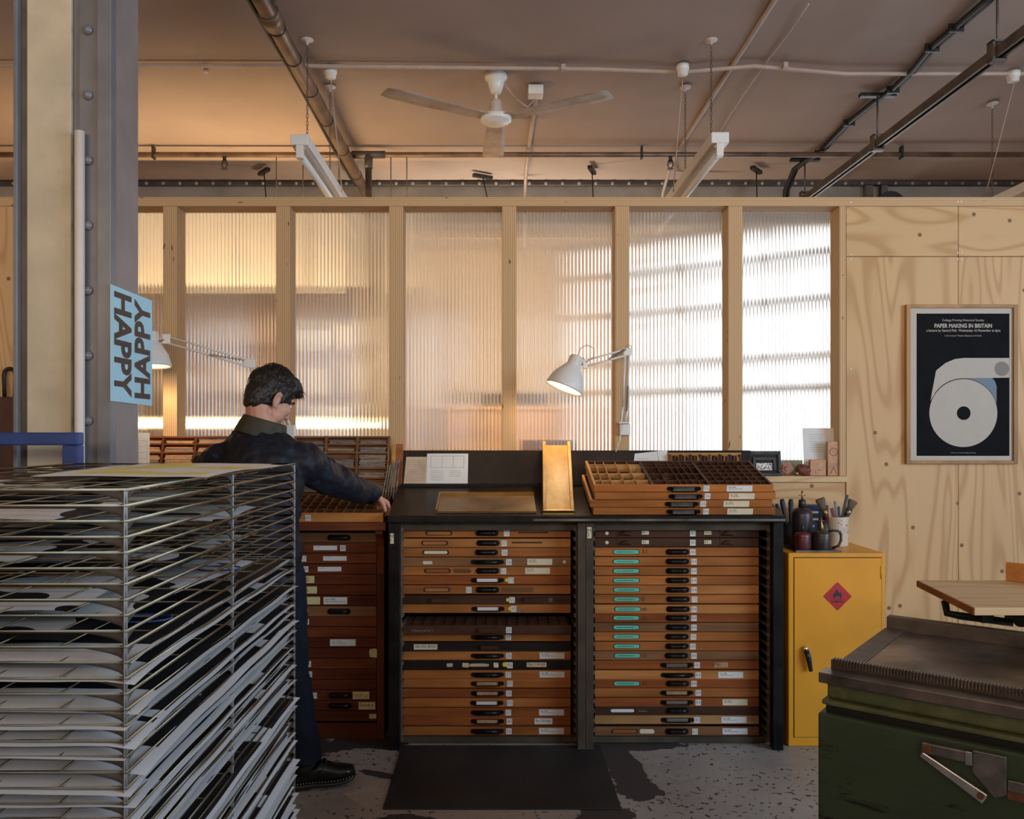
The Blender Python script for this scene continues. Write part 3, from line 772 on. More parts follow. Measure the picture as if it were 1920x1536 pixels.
# ceiling fan
FX, FY, FZ = 0.0, 4.80, 3.305
t = thing('ceiling_fan', 'dusty white three blade ceiling fan, still', 'fan', (FX, FY, FZ))
T = Matrix.Translation((FX, FY, 0))
MB().lathe([(0.062, 3.565), (0.066, 3.55), (0.064, 3.535), (0.052, 3.53), (0.042, 3.49), (0.030, 3.455), (0.012, 3.45), (0.0, 3.45)], T, 24).build('canopy', M['whitepaint'], t)
MB().cyl((FX, FY, 3.46), (FX, FY, 3.39), 0.0095, n=10).build('downrod', M['whitepaint'], t)
MB().lathe([(0.014, 3.415), (0.030, 3.41), (0.036, 3.395), (0.044, 3.345), (0.044, 3.335)], T, 24).build('motor_cover', M['dustywhite'], t)
MB().lathe([(0.040, 3.336), (0.040, 3.322), (0.086, 3.322), (0.090, 3.312), (0.090, 3.292), (0.080, 3.284), (0.072, 3.284), (0.066, 3.276), (0.0, 3.272)], T, 32).build('motor_hub', M['whitepaint'], t)
for ang in (PI/2+0.03, PI/2+0.03+2*PI/3, PI/2+0.03-2*PI/3):
    R = Matrix.Translation((FX, FY, FZ+0.012)) @ Matrix.Rotation(ang, 4, 'Z') @ Matrix.Rotation(0.0, 4, 'X')
    n = 12; top = []; pol = []
    for i in range(n+1):
        s = i/n; x = 0.075 + 0.625*s
        w = 0.050 + 0.016*min(1, s*1.6) + 0.004*s - (0.016*max(0, s-0.94)/0.06)
        pol.append((x, w, -0.004*math.cos(s*2)))
    vs = []; fs = []
    for (x, w, z) in pol:
        for k in range(5):
            q = -1 + 2*k/4
            vs.append((x, q*w, z - 0.006*q*q))
    m = len(vs); vs += [(a, c, d-0.003) for a, c, d in vs[:m]]
    for i in range(n):
        for k in range(4):
            a = i*5+k; fs.append((a, a+5, a+6, a+1)); fs.append((m+a, m+a+1, m+a+6, m+a+5))
    for i in range(n):
        fs.append((i*5, m+i*5, m+i*5+5, i*5+5)); fs.append((i*5+4, i*5+9, m+i*5+9, m+i*5+4))
    for k in range(4): fs.append((k, k+1, m+k+1, m+k)); fs.append((n*5+k, m+n*5+k, m+n*5+k+1, n*5+k+1))
    bl = MB().add(vs, fs, 0, True, R).build('blade', M['blade'], t, fix=True)
    MB().box(0.055, 0.14, -0.02, 0.02, 0.0, 0.006, M=R).build('blade_arm', M['dustywhite'], bl)

# =================================================================== FAR ROOM (seen through the panes)
def shelfunit(name, label, x0, x1, y0, y1, z1, n, mat):
    t = thing(name, label, 'shelf', ((x0+x1)/2, (y0+y1)/2, 0))
    for x in (x0, x1-0.03): MB().box(x, x+0.03, y0, y1, 0, z1).build('side_panel', mat, t)
    for k in range(n+1):
        z = 0.08 + (z1-0.11)*k/n
        MB().box(x0+0.031, x1-0.031, y0, y1, z, z+0.03).build('shelf_board', mat, t)
    MB().box(x0+0.031, x1-0.031, y1-0.012, y1, 0.08, z1).build('back_board', mat, t)
    return t
shelfunit('open_shelving', 'brown open shelving in the far room, behind the left panes', -3.6, -0.9, 8.45, 8.9, 2.75, 6, M['br'])
shelfunit('low_shelving', 'low pale shelving in the far room, under the window bay', -0.5, 1.1, 8.5, 8.9, 1.75, 3, M['lt'])
random.seed(3)
bc = ('paper','cream','tan','bluecan','rosewood','paper','buff','tan')
wordsz = ('tall','squat','wide','narrow','plain','worn')
k = 0
for lev in range(1, 6):
    z = 0.08 + (2.64)*lev/6 + 0.03
    x = -3.5; q_ = 0
    while x < -1.15:
        w = random.uniform(0.18, 0.42); h = random.uniform(0.16, 0.34)
        if random.random() < 0.8:
            mk = bc[k % len(bc)]
            bx = thing('storage_box', '%s storage box on the %s level of the far shelving, %s from its left end' % ({'paper':'white','cream':'cream','tan':'tan','bluecan':'navy','rosewood':'pink','teal':'green','buff':'buff'}[mk], ('lowest','second','third','fourth','top')[lev-1], ('first','second','third','fourth','fifth','sixth','seventh','eighth','ninth')[q_]), 'box', (x+w/2, 8.66, z), 'boxes on the far shelving')
            MB().box(x, x+w, 8.50, 8.82, z, z+h*0.8).build('body', M[mk], bx, 0.004)
            MB().box(x-0.006, x+w+0.006, 8.494, 8.826, z+h*0.8, z+h).build('lid', M[mk], bx, 0.004)
            k += 1; q_ += 1
        x += w + 0.06
for x0, x1, lab in ((-3.3, -1.60, 'wide cream screen board hung in the far room, behind the first two panes'), (-1.50, -1.13, 'narrow cream screen board hung in the far room, behind the third pane'), (-0.84, -0.62, 'slim cream screen board beside the grey cupboard in the far room')):
    t = thing('screen_board', lab, 'board', ((x0+x1)/2, 6.2, 2.5), 'boards hung in the far room')
    MB().box(x0, x1, 6.2, 6.22, 2.53, 3.20).build('sheet', M['paper'], t)
    for x in (x0+0.05, x1-0.05): MB().cyl((x, 6.21, 3.2), (x, 6.21, 3.55), 0.004, n=6).build('hanging_wire', M['darkpipe'], t)
t = thing('strip_lamp', 'glowing warm strip lamp over the far bench, low in the panes', 'lamp', (-1.9, 5.9, 1.5))
MB().box(-2.75, -0.78, 5.88, 5.96, 1.555, 1.585).build('housing', M['whitepaint'], t)
MB().cyl((-2.7, 5.92, 1.535), (-0.82, 5.92, 1.535), 0.019, n=10).build('tube', M['striplight'], t)
for x in (-2.5, -1.0): MB().cyl((x, 5.92, 0.90), (x, 5.92, 1.56), 0.012, n=8).build('post', M['darkpipe'], t)
t = thing('added_uplighter', 'slim floor lamp body added for the far wall fill light, behind the middle panes', 'lamp', (0.15, 6.85, 0))  # lamp body made up to go with the added fill light
MB().cyl((0.15, 6.85, 0), (0.15, 6.85, 0.02), 0.14, n=20).build('base', M['darkpipe'], t)
MB().cyl((0.15, 6.85, 0.02), (0.15, 6.85, 1.72), 0.012, n=8).build('pole', M['darkpipe'], t)
MB().box(-0.12, 0.42, 6.80, 6.86, 1.70, 1.80).build('head', M['darkpipe'], t, 0.004)
t = thing('far_bench', 'wooden bench in the far room, under the strip lamp', 'table', (-1.8, 6.0, 0))
MB().box(-2.9, -0.6, 5.6, 6.35, 0.86, 0.90).build('top', M['lt'], t, 0.003)
for x in (-2.85, -0.70):
    for y in (5.65, 6.25): MB().box(x, x+0.05, y, y+0.05, 0, 0.86).build('leg', M['lt'], t)
t = thing('far_cupboard', 'tall grey cupboard in the far room, behind the third pane', 'cupboard', (-0.95, 7.2, 0))
MB().box(-1.22, -0.86, 7.0, 7.5, 0, 3.05).build('carcass', M['beam'], t, 0.004)
for x0, x1 in ((-1.21, -1.045), (-1.035, -0.87)): MB().box(x0, x1, 6.985, 6.999, 0.05, 3.0).build('door', M['beam'], t)
t = thing('far_table', 'white topped work table in the far room, behind the right panes', 'table', (1.3, 6.0, 0))
MB().box(0.1, 2.4, 5.55, 6.4, 0.97, 1.0).build('top', M['whitepaint'], t, 0.003)
for x in (0.15, 2.3):
    for y in (5.6, 6.3): MB().box(x, x+0.05, y, y+0.05, 0, 0.97).build('leg', M['whitepaint'], t)
t = tag(MB().box(0.14, 0.44, 4.62, 4.626, 1.24, 1.44).build('pink_board', M['rosewood']), 'flat pink board leaning behind the pane beside the desk lamp', 'board')
tag(MB().box(1.08, 1.25, 4.56, 4.565, 1.24, 1.35).build('white_card', M['paper']), 'white card standing behind the pane below the right window', 'card')
tag(MB().box(-2.3, 1.84, 4.53, 4.66, 1.20, 1.238).build('rear_ledge', M['ply_plain']), 'pale ledge along the far side of the partition panes', 'ledge')
tag(MB().box(1.46, 1.70, 4.57, 4.60, 1.240, 1.33).build('green_book', M['greenjelly']), 'sea green book behind the pane above the sill ornaments', 'book')

# =================================================================== DRAWER FITTINGS (shared meshes, local, front faces -Y)
def slot_poly(w, h, n=6):
    r = h/2; pts = []
    for i in range(n+1):
        a = -PI/2 + PI*i/n; pts.append((w/2-r+r*math.cos(a), r*math.sin(a)))
    for i in range(n+1):
        a = PI/2 + PI*i/n; pts.append((-w/2+r+r*math.cos(a), r*math.sin(a)))
    return pts
def cup_pull():
    b = MB(); w = 0.092
    b.prism([(x, 0, z) for x, z in slot_poly(0.112, 0.028)], (0, -0.003, 0), 0)
    rings = []
    for i in range(9):
        s = -1 + 2*i/8; x = s*w/2; k = math.sqrt(max(0.02, 1-abs(s)**6))
        rings.append([(x, -0.003 - 0.020*k*math.sin(a), 0.001 + 0.0135*math.cos(a)) for a in [PI*q/8 for q in range(9)]])
    b.loft(rings, 0)
    return b.mesh('cup_pull', M['pull'], (0,0,0))
def bar_pull(ins):
    b = MB(); 
    for sx in (-1, 1): b.prism([(sx*0.064+x, 0, z) for x, z in slot_poly(0.030, 0.020)], (0, -0.003, 0), 0)
    b.box(-0.056, 0.056, -0.014, 0, -0.011, -0.007).box(-0.056, 0.056, -0.005, 0, 0.007, 0.010)
    for sx in (-1, 1): b.box(sx*0.056-0.003, sx*0.056+0.003, -0.012, 0, -0.011, 0.010)
    if ins is None:
        rings = [[(x, -0.003-0.013*math.sin(a), -0.001+0.010*math.cos(a)) for a in [PI*q/6 for q in range(7)]] for x in (-0.056, 0.056)]
        b.loft(rings, 0)
        return b.mesh('bar_pull', M['pull'], (0,0,0))
    b.box(-0.050, 0.050, -0.006, 0, -0.008, 0.008, 1)
    return b.mesh('bar_pull', [M['pull'], M[ins]], (0,0,0))
def shell_pull():
    b = MB(); rings = []
    b.box(-0.036, 0.036, -0.002, 0, -0.018, 0.018, 0)
    for i in range(9):
        s = -1+2*i/8; x = s*0.030; k = math.sqrt(max(0.02, 1-s*s))
        rings.append([(x, -0.002-0.018*k*math.sin(a), -0.013+0.024*k*max(0, math.cos(a/2))) for a in [PI*q/8 for q in range(9)]])
    b.loft(rings, 0)
    return b.mesh('shell_pull', M['dk'], (0,0,0))
def wood_pull():
    b = MB(); b.prism([(-0.040,0,-0.010),(0.040,0,-0.010),(0.044,0,0.010),(-0.044,0,0.010)], (0,-0.016,0))
    return b.mesh('wood_pull', M['dk'], (0,0,0))
PULL = {'cup': cup_pull(), 'shell': shell_pull(), 'wood': wood_pull(), 'bar': bar_pull(None), 'barw': bar_pull('paper'), 'bart': bar_pull('tan'), 'bars': bar_pull('brightsteel')}
def card_mesh(w, h, mat, lines, seed=0, txt=None, ink='ink'):
    b = MB().box(-w/2, w/2, -0.0012, 0, -h/2, h/2, 0)
    y = -0.0016; r = random.Random(seed)
    if txt:
        n = len(txt)
        for i, s_ in enumerate(txt):
            big = n > 1 or w < 0.1 or len(s_) > 8; hh = h*0.62/n if big else h*0.24; z = h/2 - h*0.14 - (i+1)*(h*0.74/n) + (h*0.74/n-hh)
            v, f, asp = text_geo(s_)
            ww = min(w*0.86, hh*asp)
            b.text(s_, (-w/2+w*0.07, y, z), (1,0,0), (0,0,1), w=ww, h=hh)
    for k in range(lines):
        z = h/2 - h*(0.30+0.30*k); ww = w*r.uniform(0.25, 0.55)
        b.box(-w/2+w*0.08, -w/2+w*0.08+ww, y, -0.0012, z-h*0.25-0.0007, z-h*0.25+0.0007, 1)
    return b.mesh('name_card', [M[mat], M[ink]], (0,0,0))
TAGM = card_mesh(0.027, 0.028, 'paper', 0, 1, ['60'], 'greyink')
TAGV = [card_mesh(0.027, 0.028, 'paper', 0, 1, [s_], 'greyink') for s_ in ('51', '62', '73', '84', '95', '40', '26', '37')]
CARDM = {'w': card_mesh(0.119, 0.029, 'paper', 1, 2, ['abc ABC']), 'c': card_mesh(0.119, 0.029, 'cream', 1, 3, ['abc ABC'])}
TEALM = MB().prism([(x, 0, z) for x, z in slot_poly(0.122, 0.018)], (0, -0.0015, 0), 0)
TEALM = TEALM.box(-0.045, 0.035, -0.002, -0.0015, -0.0012, 0.0012, 1).mesh('slot_label', [M['teal'], M['ink']], (0,0,0))
SLOTR = MB().prism([(x, 0, z) for x, z in slot_poly(0.130, 0.023)], (0, -0.0008, 0), 0).mesh('label_recess', M['slot'], (0,0,0))
OVAL = {}
for k in ('or', 'lo', 'cream', 'lt', 'paper'):
    OVAL[k] = MB().prism([(x, 0, z) for x, z in slot_poly(0.112, 0.015)], (0, -0.0014, 0), 0).mesh('slot_label', M[k], (0,0,0))
DOT = {k: MB().prism([(0.0085*math.cos(a), 0, 0.0085*math.sin(a)) for a in [2*PI*q/12 for q in range(12)]], (0, -0.002, 0)).mesh('dot_sticker', M[k], (0,0,0)) for k in ('brightyellow', 'cream')}

def drawer(cab, x0, x1, y, z, h, mat, depth=0.36, feats=(), solid=False):
    """One sliding case: wooden front with fittings as sub-parts; feats use pixel x positions of the front plane y."""
    b = MB().box(x0, x1, y, y+0.014, z-h/2, z+h/2)
    b.box(x0, x0+0.010, y+0.0141, y+depth, z-h/2, z+h/2-0.004).box(x1-0.010, x1, y+0.0141, y+depth, z-h/2, z+h/2-0.004).box(x0+0.0101, x1-0.0101, y+0.0141, y+depth, z-h/2, z-h/2+0.006)
    d = b.build('case_drawer', M[mat], cab, 0.0015, origin=((x0+x1)/2, y, z))
    for ft in feats:
        k, px = ft[0], ft[1]; xx = cx(px, y); dz = ft[2] if len(ft) > 2 and isinstance(ft[2], float) else 0.0
        p = (xx, y, z+dz)
        if k in PULL: place('pull', PULL[k], p, d)
        elif k == 'tag': place('number_tag', TAGV[int(px*7) % 8], (xx, y-0.0002, z-0.001), d)
        elif k in ('w', 'c'): place('name_card', CARDM[k], p, d)
        elif k == 'teal': place('label_recess', SLOTR, p, d); place('slot_label', TEALM, (xx, y-0.0009, z), d)
        elif k == 'oval': place('label_recess', SLOTR, p, d); place('slot_label', OVAL[ft[3] if len(ft) > 3 else 'or'], (xx, y-0.0009, z), d)
        elif k == 'dot': place('dot_sticker', DOT[ft[3] if len(ft) > 3 else 'brightyellow'], p, d)
        elif k == 'slit': MB().box(xx-0.072, xx+0.072, y-0.0012, y, z-0.001, z+0.006).build('worn_slit', M['slot'], d)
        elif k == 'scrap':
            w, hh, mk = ft[3], ft[4], ft[5]; r = random.Random(int(px))
            n = 14; pol = []
            for i in range(n):
                a = 2*PI*i/n; q = max(abs(math.cos(a)), abs(math.sin(a)))
                pol.append((xx + w/2*math.cos(a)/q*r.uniform(.9, 1.05), y, z+dz + hh/2*math.sin(a)/q*r.uniform(.9, 1.05)))
            MB().prism(pol, (0, -0.0012, 0)).build('paper_scrap', M[mk], d)
        elif k == 'text':
            st, w, mk = ft[3], ft[4], ft[5]
            MB().text(st, (xx, y-0.0006, z-0.008), (1,0,0), (0,0,1), w=w, mi=0).build('pencil_mark', M[mk], d)
        elif k == 'label':
            w, hh, mk, tx, ik = ft[3], ft[4], ft[5], ft[6], ft[7]
            place('name_card', card_mesh(w, hh, mk, 0 if tx else 1, int(px), tx, ik), (xx, y-0.0003, z+dz), d)
    return d

# =================================================================== BLACK DOUBLE COMPOSING FRAME
YF, YD = 3.85, 3.95
cab = thing('composing_frame', 'black double composing frame filled with orange wooden type drawers', 'cabinet', (0.42, 4.05, 0))
XL0, XL1 = cx(728, YF), cx(749, YF)
XP0, XPm, XP1 = cx(1083, YF), cx(1098, YF), cx(1113, YF)
XR0, XR1 = cx(1450, YF), cx(1469, YF)
MB().box(XL0, XL1, YF, YF+0.05, 0, 1.075).build('leg', M['black'], cab, 0.002)
MB().box(XL0, XL1, 4.24, 4.29, 0, 1.17).build('leg', M['black'], cab, 0.002)
MB().box(XR0, XR1, YF, YF+0.05, 0, 1.075).build('leg', M['black'], cab, 0.002)
MB().box(XR0, XR1, 4.24, 4.29, 0, 1.17).build('leg', M['black'], cab, 0.002)
for a, b_ in ((XP0, XPm-0.0006), (XPm+0.0006, XP1)): MB().box(a, b_, YF, YF+0.06, 0, 1.075).build('centre_post', M['postwood'], cab, 0.002)
MB().box(XP0, XP1, 4.24, 4.29, 0, 1.17).build('centre_post', M['postwood'], cab)
for a, b_ in ((XL0, XL0+0.018), (XPm-0.01, XPm+0.01), (XR1-0.018, XR1)):
    MB().prism([(a, YF+0.061, 0.05), (a, 4.239, 0.05), (a, 4.239, 1.16), (a, YF+0.061, 1.07)], (b_-a, 0, 0)).build('side_board', M['blackwood'], cab, fix=True)
BAYS = ((XL1, XP0), (XP1, XR0))
for x0, x1 in BAYS:
    MB().box(x0, x1, YF+0.055, YF+0.075, 1.02, 1.07).build('top_rail', M['postwood'], cab, 0.001)
    MB().box(x0, x1, YF+0.085, YF+0.105, 0.005, 0.032).build('bottom_rail', M['postwood'], cab, 0.001)
    MB().box(x0, x1, 4.215, 4.235, 0.03, 1.14).build('back_board', M['blackwood'], cab)
# notched runners
PITCH = 0.0451
def runner(x, side):
    b = MB(); s = 1 if side == 'l' else -1
    for k in range(23):
        z = 0.045 + PITCH*k
        q = [(x, YF+0.052, z-0.022), (x, YF+0.30, z-0.022), (x, YF+0.30, z-0.016), (x, YF+0.075, z-0.012), (x, YF+0.052, z-0.004)]
        b.prism(q, (s*0.012, 0, 0))
    b.box(min(x, x+s*0.003), max(x, x+s*0.003), YF+0.051, YF+0.09, 0.02, 1.06)
    return b.build('runner', M['runner'], cab, fix=True)
for x0, x1 in BAYS: runner(x0, 'l'); runner(x1, 'r')

def zr(py, d=YD): return 1.48 - (py-812)*d/F
LX0, LX1 = cx(754, YD), cx(1070, YD)
H = 0.0415
tagf = lambda px: ('tag', px)
LEFT = [
 (999.8, 'or', [('oval', 823), ('cup', 913), ('tag', 950), ('slit', 1000)]),
 (1018.5, 'lo', [('oval', 815), ('cup', 915), ('tag', 945), ('slit', 988)]),
 (1036, 'or', [('oval', 817, 0.0, 'cream'), ('cup', 912), ('tag', 946)]),
 (1053, 'br', [('scrap', 802, -0.004, 0.046, 0.015, 'cream'), ('bar', 914), ('tag', 954), ('c', 1012), ('dot', 1058, 0.0, 'cream')]),
 (1070.6, 'or', [('oval', 820), ('scrap', 866, 0.0, 0.09, 0.022, 'br'), ('cup', 914), ('tag', 944), ('c', 1008)]),
 (1088, 'rd', [('barw', 914), ('dot', 950), ('tag', 958)]),
 (1106, 'or', [('oval', 819, 0.0, 'lo'), ('tag', 879), ('cup', 914), ('label', 971, 0.0, 0.15, 0.022, 'br', None, 'slot')]),
 (1124, 'dk', [('wood', 826), ('wood', 999), ('dot', 952), ('tag', 960), ('scrap', 1032, 0.0, 0.02, 0.018, 'lead')]),
 (1141.5, 'or', [('barw', 915), ('dot', 956), ('tag', 963), ('scrap', 977, -0.012, 0.034, 0.010, 'lead')]),
 (1177, 'dk', [('wood', 914), ('tag', 954), ('text', 772, 0.0, '10 Baskerville No 3', 0.10, 'greyink')]),
 (1194.6, 'or', [('bar', 914), ('tag', 953)]),
 (1212, 'bk', [('label', 798, 0.0, 0.112, 0.026, 'cream', ['18pt GILL BOLD'], 'ink'), ('wood', 918)]),
 (1229.6, 'or', [('bar', 914), ('tag', 954), ('w', 1035)]),
 (1246, 'bk', [('scrap', 843, 0.0, 0.030, 0.018, 'buff'), ('scrap', 873, 0.0, 0.034, 0.022, 'buff'), ('scrap', 898, 0.0, 0.095, 0.015, 'buff'), ('scrap', 930, 0.0, 0.024, 0.024, 'cream'), ('scrap', 952, 0.003, 0.052, 0.022, 'brightyellow'), ('tag', 956), ('label', 1006, 0.002, 0.095, 0.022, 'buff', ['14pt C BOLD'], 'ink')]),
 (1265, 'or', [('bar', 914), ('tag', 953), ('w', 1035)]),
 (1281.7, 'or', [('bart', 914), ('tag', 956)]),
 (1300, 'rd', [('bart', 914), ('tag', 954)]),
 (1318, 'or', [('barw', 913), ('tag', 956)]),
 (1336, 'rd', [('bar', 914), ('tag', 953), ('w', 1034)]),
 (1352.5, 'rd', [('bart', 914), ('tag', 955), ('label', 1019, 0.0, 0.085, 0.028, 'paper', ['8pt Gill Italic'], 'ink')]),
 (1371, 'or', [('bar', 914), ('tag', 954), ('w', 1034)]),
]
for py, mk, ft in LEFT:
    y = YD - (0.045 if py == 1177 else 0.012 if mk in ('bk', 'br', 'dk') else 0.0)
    x0, x1 = LX0, LX1
    d = drawer(cab, x0, x1, y, zr(py), H, mk, 0.26 if py != 1177 else 0.28, ft)
    if py == 1177:
        b = MB(); z = zr(py)
        for k in range(1, 16): xx = x0 + (x1-x0)*k/16; b.box(xx-0.0015, xx+0.0015, y+0.015, y+0.27, z-0.014, z+0.016)
        for k in range(1, 5): b.box(x0+0.011, x1-0.011, y+0.015+0.052*k, y+0.018+0.052*k, z-0.014, z+0.015)
        b.build('divider_grid', M['dk'], d)
RX0, RX1 = cx(1115, YD), cx(1423, YD)
def teal(px_t, px_c, px_g, mark=None):
    r = [('teal', px_t), ('cup', px_c), ('tag', px_g)]
    if mark: r.append(('text', 1204, 0.0, mark, 0.022, 'dk'))
    return r
RIGHT = [
 (999.9, 'dk', [('dot', 1138, 0.0, 'cream'), ('shell', 1172), ('label', 1210, 0.002, 0.034, 0.018, 'cream', ['41'], 'ink'), ('tag', 1299), ('label', 1327, 0.002, 0.034, 0.018, 'cream', ['W62'], 'ink'), ('shell', 1364)]),
 (1017.4, 'dk', [('dot', 1138, 0.0, 'cream'), ('shell', 1172), ('label', 1210, 0.002, 0.034, 0.018, 'cream', ['42'], 'ink'), ('tag', 1299), ('label', 1327, 0.002, 0.034, 0.018, 'cream', ['63'], 'ink'), ('shell', 1364)]),
 (1035, 'or', teal(1174, 1270, 1299, '51')), (1053, 'or', teal(1174, 1270, 1301)), (1070.8, 'or', teal(1174, 1270, 1301)), (1088.5, 'or', teal(1174, 1270, 1301)),
 (1106, 'lo', teal(1175, 1270, 1301)), (1123.7, 'or', teal(1175, 1271, 1302) + [('scrap', 1206, 0.0, 0.016, 0.026, 'br')]), (1142.3, 'lo', teal(1177, 1271, 1301, '40')), (1158.8, 'rd', teal(1174, 1270, 1301, '26')),
 (1176.5, 'br', teal(1174, 1270, 1301)), (1194, 'or', teal(1174, 1269, 1300)), (1212, 'or', teal(1175, 1269, 1299)), (1229.5, 'br', teal(1176, 1268, 1301, '32')),
 (1247, 'rd', [('bars', 1269), ('tag', 1307), ('label', 1352, 0.0, 0.065, 0.024, 'tan', ['10pt'], 'ink')]),
 (1265.8, 'lo', [('bar', 1270), ('tag', 1309), ('w', 1370)]),
 (1281.8, 'rd', teal(1175, 1270, 1301, '31')),
 (1299, 'or', [('bart', 1269), ('tag', 1309)]),
 (1317, 'rd', [('bars', 1269), ('tag', 1309), ('c', 1378)]),
 (1332.6, 'dk', [('oval', 1167, 0.0, 'paper'), ('text', 1197, 0.0, 'Perpetua', 0.04, 'greyink'), ('cup', 1270)]),
 (1350, 'lt', [('bars', 1270), ('tag', 1307), ('w', 1376)]),
 (1371.5, 'br', [('oval', 1171), ('scrap', 1213, 0.0, 0.072, 0.022, 'cream'), ('cup', 1269), ('tag', 1303), ('w', 1378)]),
]
for py, mk, ft in RIGHT: drawer(cab, RX0, RX1, YD, zr(py), H, mk, 0.26, ft)
# small paper numbers on the posts
place('post_label', card_mesh(0.017, 0.048, 'cream', 0, 1, ['M', '1'], 'ink'), (cx(735, YF), YF-0.0002, zr(1010, YF)), cab)
place('post_label', card_mesh(0.020, 0.052, 'cream', 0, 1, ['M', '2'], 'ink'), (cx(1105, YF), YF-0.0002, zr(999, YF)), cab)
# sloping top
SL = 0.268                                              # rise per metre of depth
def top_z(y): return 1.094 + (y-3.83)*SL
XT0, XT1 = cx(727, 3.83), cx(1472, 3.83)
MB().prism([(XT0, 3.83, 1.070), (XT0, 4.25, 1.070+0.42*SL), (XT0, 4.25, top_z(4.25)), (XT0, 3.83, 1.094)], (XT1-XT0, 0, 0)).build('sloping_top', M['blackwood'], cab, 0.003, fix=True)
MB().prism([(XT0, 3.815, 1.066), (XT0, 3.829, 1.066), (XT0, 3.829, 1.098), (XT0, 3.815, 1.098)], (XT1-XT0, 0, 0)).build('front_lip', M['black'], cab, 0.003, fix=True)
MB().box(cx(1000, 3.815), XT1-0.004, 3.8125, 3.8148, 1.074, 1.083).build('worn_edge_strip', M['steel'], cab)
zb = top_z(4.25)
MB().prism([(XT0+0.012, 4.255, zb-0.03), (XT0+0.012, 4.275, zb-0.03), (XT0+0.012, 4.325, 1.389), (XT0+0.012, 4.305, 1.389)], (XT1-XT0-0.024, 0, 0)).build('copy_board', M['blackwood'], cab, 0.002, fix=True)
MB().box(XT0+0.012, XT1-0.012, 4.236, 4.254, zb-0.004, zb+0.012).build('copy_ledge', M['black'], cab, 0.002)
def board_pt(px, py):                                  # a point on the copy board's face
    # board face: y = 4.255 + (z-(zb-0.03))*k
    k = 0.05/(1.389-zb+0.03); z = 1.3
    for _ in range(6):
        y = 4.255 + (z-zb+0.03)*k; z = 1.48 - (py-812)*y/F
    return Vector((cx(px, y), y, z))
def sheet_on(name, label, corners, mat, cat='sheet', lift=0.003, marks=None, group=None):
    c = [Vector(q) for q in corners]; n = (c[1]-c[0]).cross(c[3]-c[0]).normalized()
    c = [q + n*lift for q in c]
    b = MB().prism(c, -n*0.0012, 0)
    if marks: marks(b, c, n)
    o = b.build(name, [M[mat], M['greyink'], M['ink']]); tag(o, label, cat, group); return o
def grid_marks(nu, nv):
    def f(b, c, n):
        for k in range(nu+1):
            u = 0.12+0.76*k/nu; a = c[0].lerp(c[1], u).lerp(c[3].lerp(c[2], u), 0.1); e = c[0].lerp(c[1], u).lerp(c[3].lerp(c[2], u), 0.88)
            w = (c[1]-c[0]).normalized()*0.0006
            b.add([a-w+n*.0004, a+w+n*.0004, e+w+n*.0004, e-w+n*.0004], [(0,1,2,3)], 1)
        for k in range(nv+1):
            v = 0.1+0.78*k/nv; l = c[0].lerp(c[3], v); r = c[1].lerp(c[2], v); a = l.lerp(r, 0.12); e = l.lerp(r, 0.88)
            w = (c[3]-c[0]).normalized()*0.0006
            b.add([a-w+n*.0004, a+w+n*.0004, e+w+n*.0004, e-w+n*.0004][::-1], [(0,1,2,3)], 1)
    return f
def line_marks(spec):
    def f(b, c, n):
        for u0, u1, v in spec:
            l = c[0].lerp(c[3], v); r = c[1].lerp(c[2], v); a = l.lerp(r, u0); e = l.lerp(r, u1)
            w = (c[3]-c[0]).normalized()*0.0008
            b.add([a-w+n*.0004, e-w+n*.0004, e+w+n*.0004, a+w+n*.0004], [(0,1,2,3)], 1)
        return
    return f
sheet_on('grid_chart', 'small buff chart of ruled squares on the black copy board', [board_pt(757, 907), board_pt(800, 907), board_pt(803, 857), board_pt(762, 857)], 'buff', 'sheet', 0.003, grid_marks(9, 9))
def twopage(b, c, n):
    line_marks([(0.1, 0.42, v) for v in (0.12, 0.18, 0.24, 0.30, 0.36, 0.42)] + [(0.55, 0.82, v) for v in (0.24, 0.30, 0.36, 0.42)] + [(0.1, 0.9, 0.53), (0.1, 0.9, 0.92)])(b, c, n)
    for u in (0.1, 0.37, 0.64, 0.9):
        a = c[0].lerp(c[1], u).lerp(c[3].lerp(c[2], u), 0.53); e = c[0].lerp(c[1], u).lerp(c[3].lerp(c[2], u), 0.92); w = (c[1]-c[0]).normalized()*0.0008
        b.add([a-w+n*.0004, a+w+n*.0004, e+w+n*.0004, e-w+n*.0004], [(0,1,2,3)], 1)
sheet_on('case_lay_sheet', 'white printed sheet with ruled boxes on the black copy board', [board_pt(799, 907), board_pt(877, 907), board_pt(878, 851), board_pt(801, 851)], 'paper', 'sheet', 0.0045, twopage)
sheet_on('loose_note', 'crumpled white note on the copy board behind the type cases', [board_pt(1188, 868), board_pt(1234, 868), board_pt(1236, 846), board_pt(1190, 851)], 'paper', 'sheet', 0.003, line_marks([(0.1, 0.6, 0.4)]))
sheet_on('loose_slip', 'small folded white slip beside the crumpled note', [board_pt(1236, 868), board_pt(1252, 868), board_pt(1251, 845), board_pt(1232, 846)], 'paper', 'sheet', 0.005)

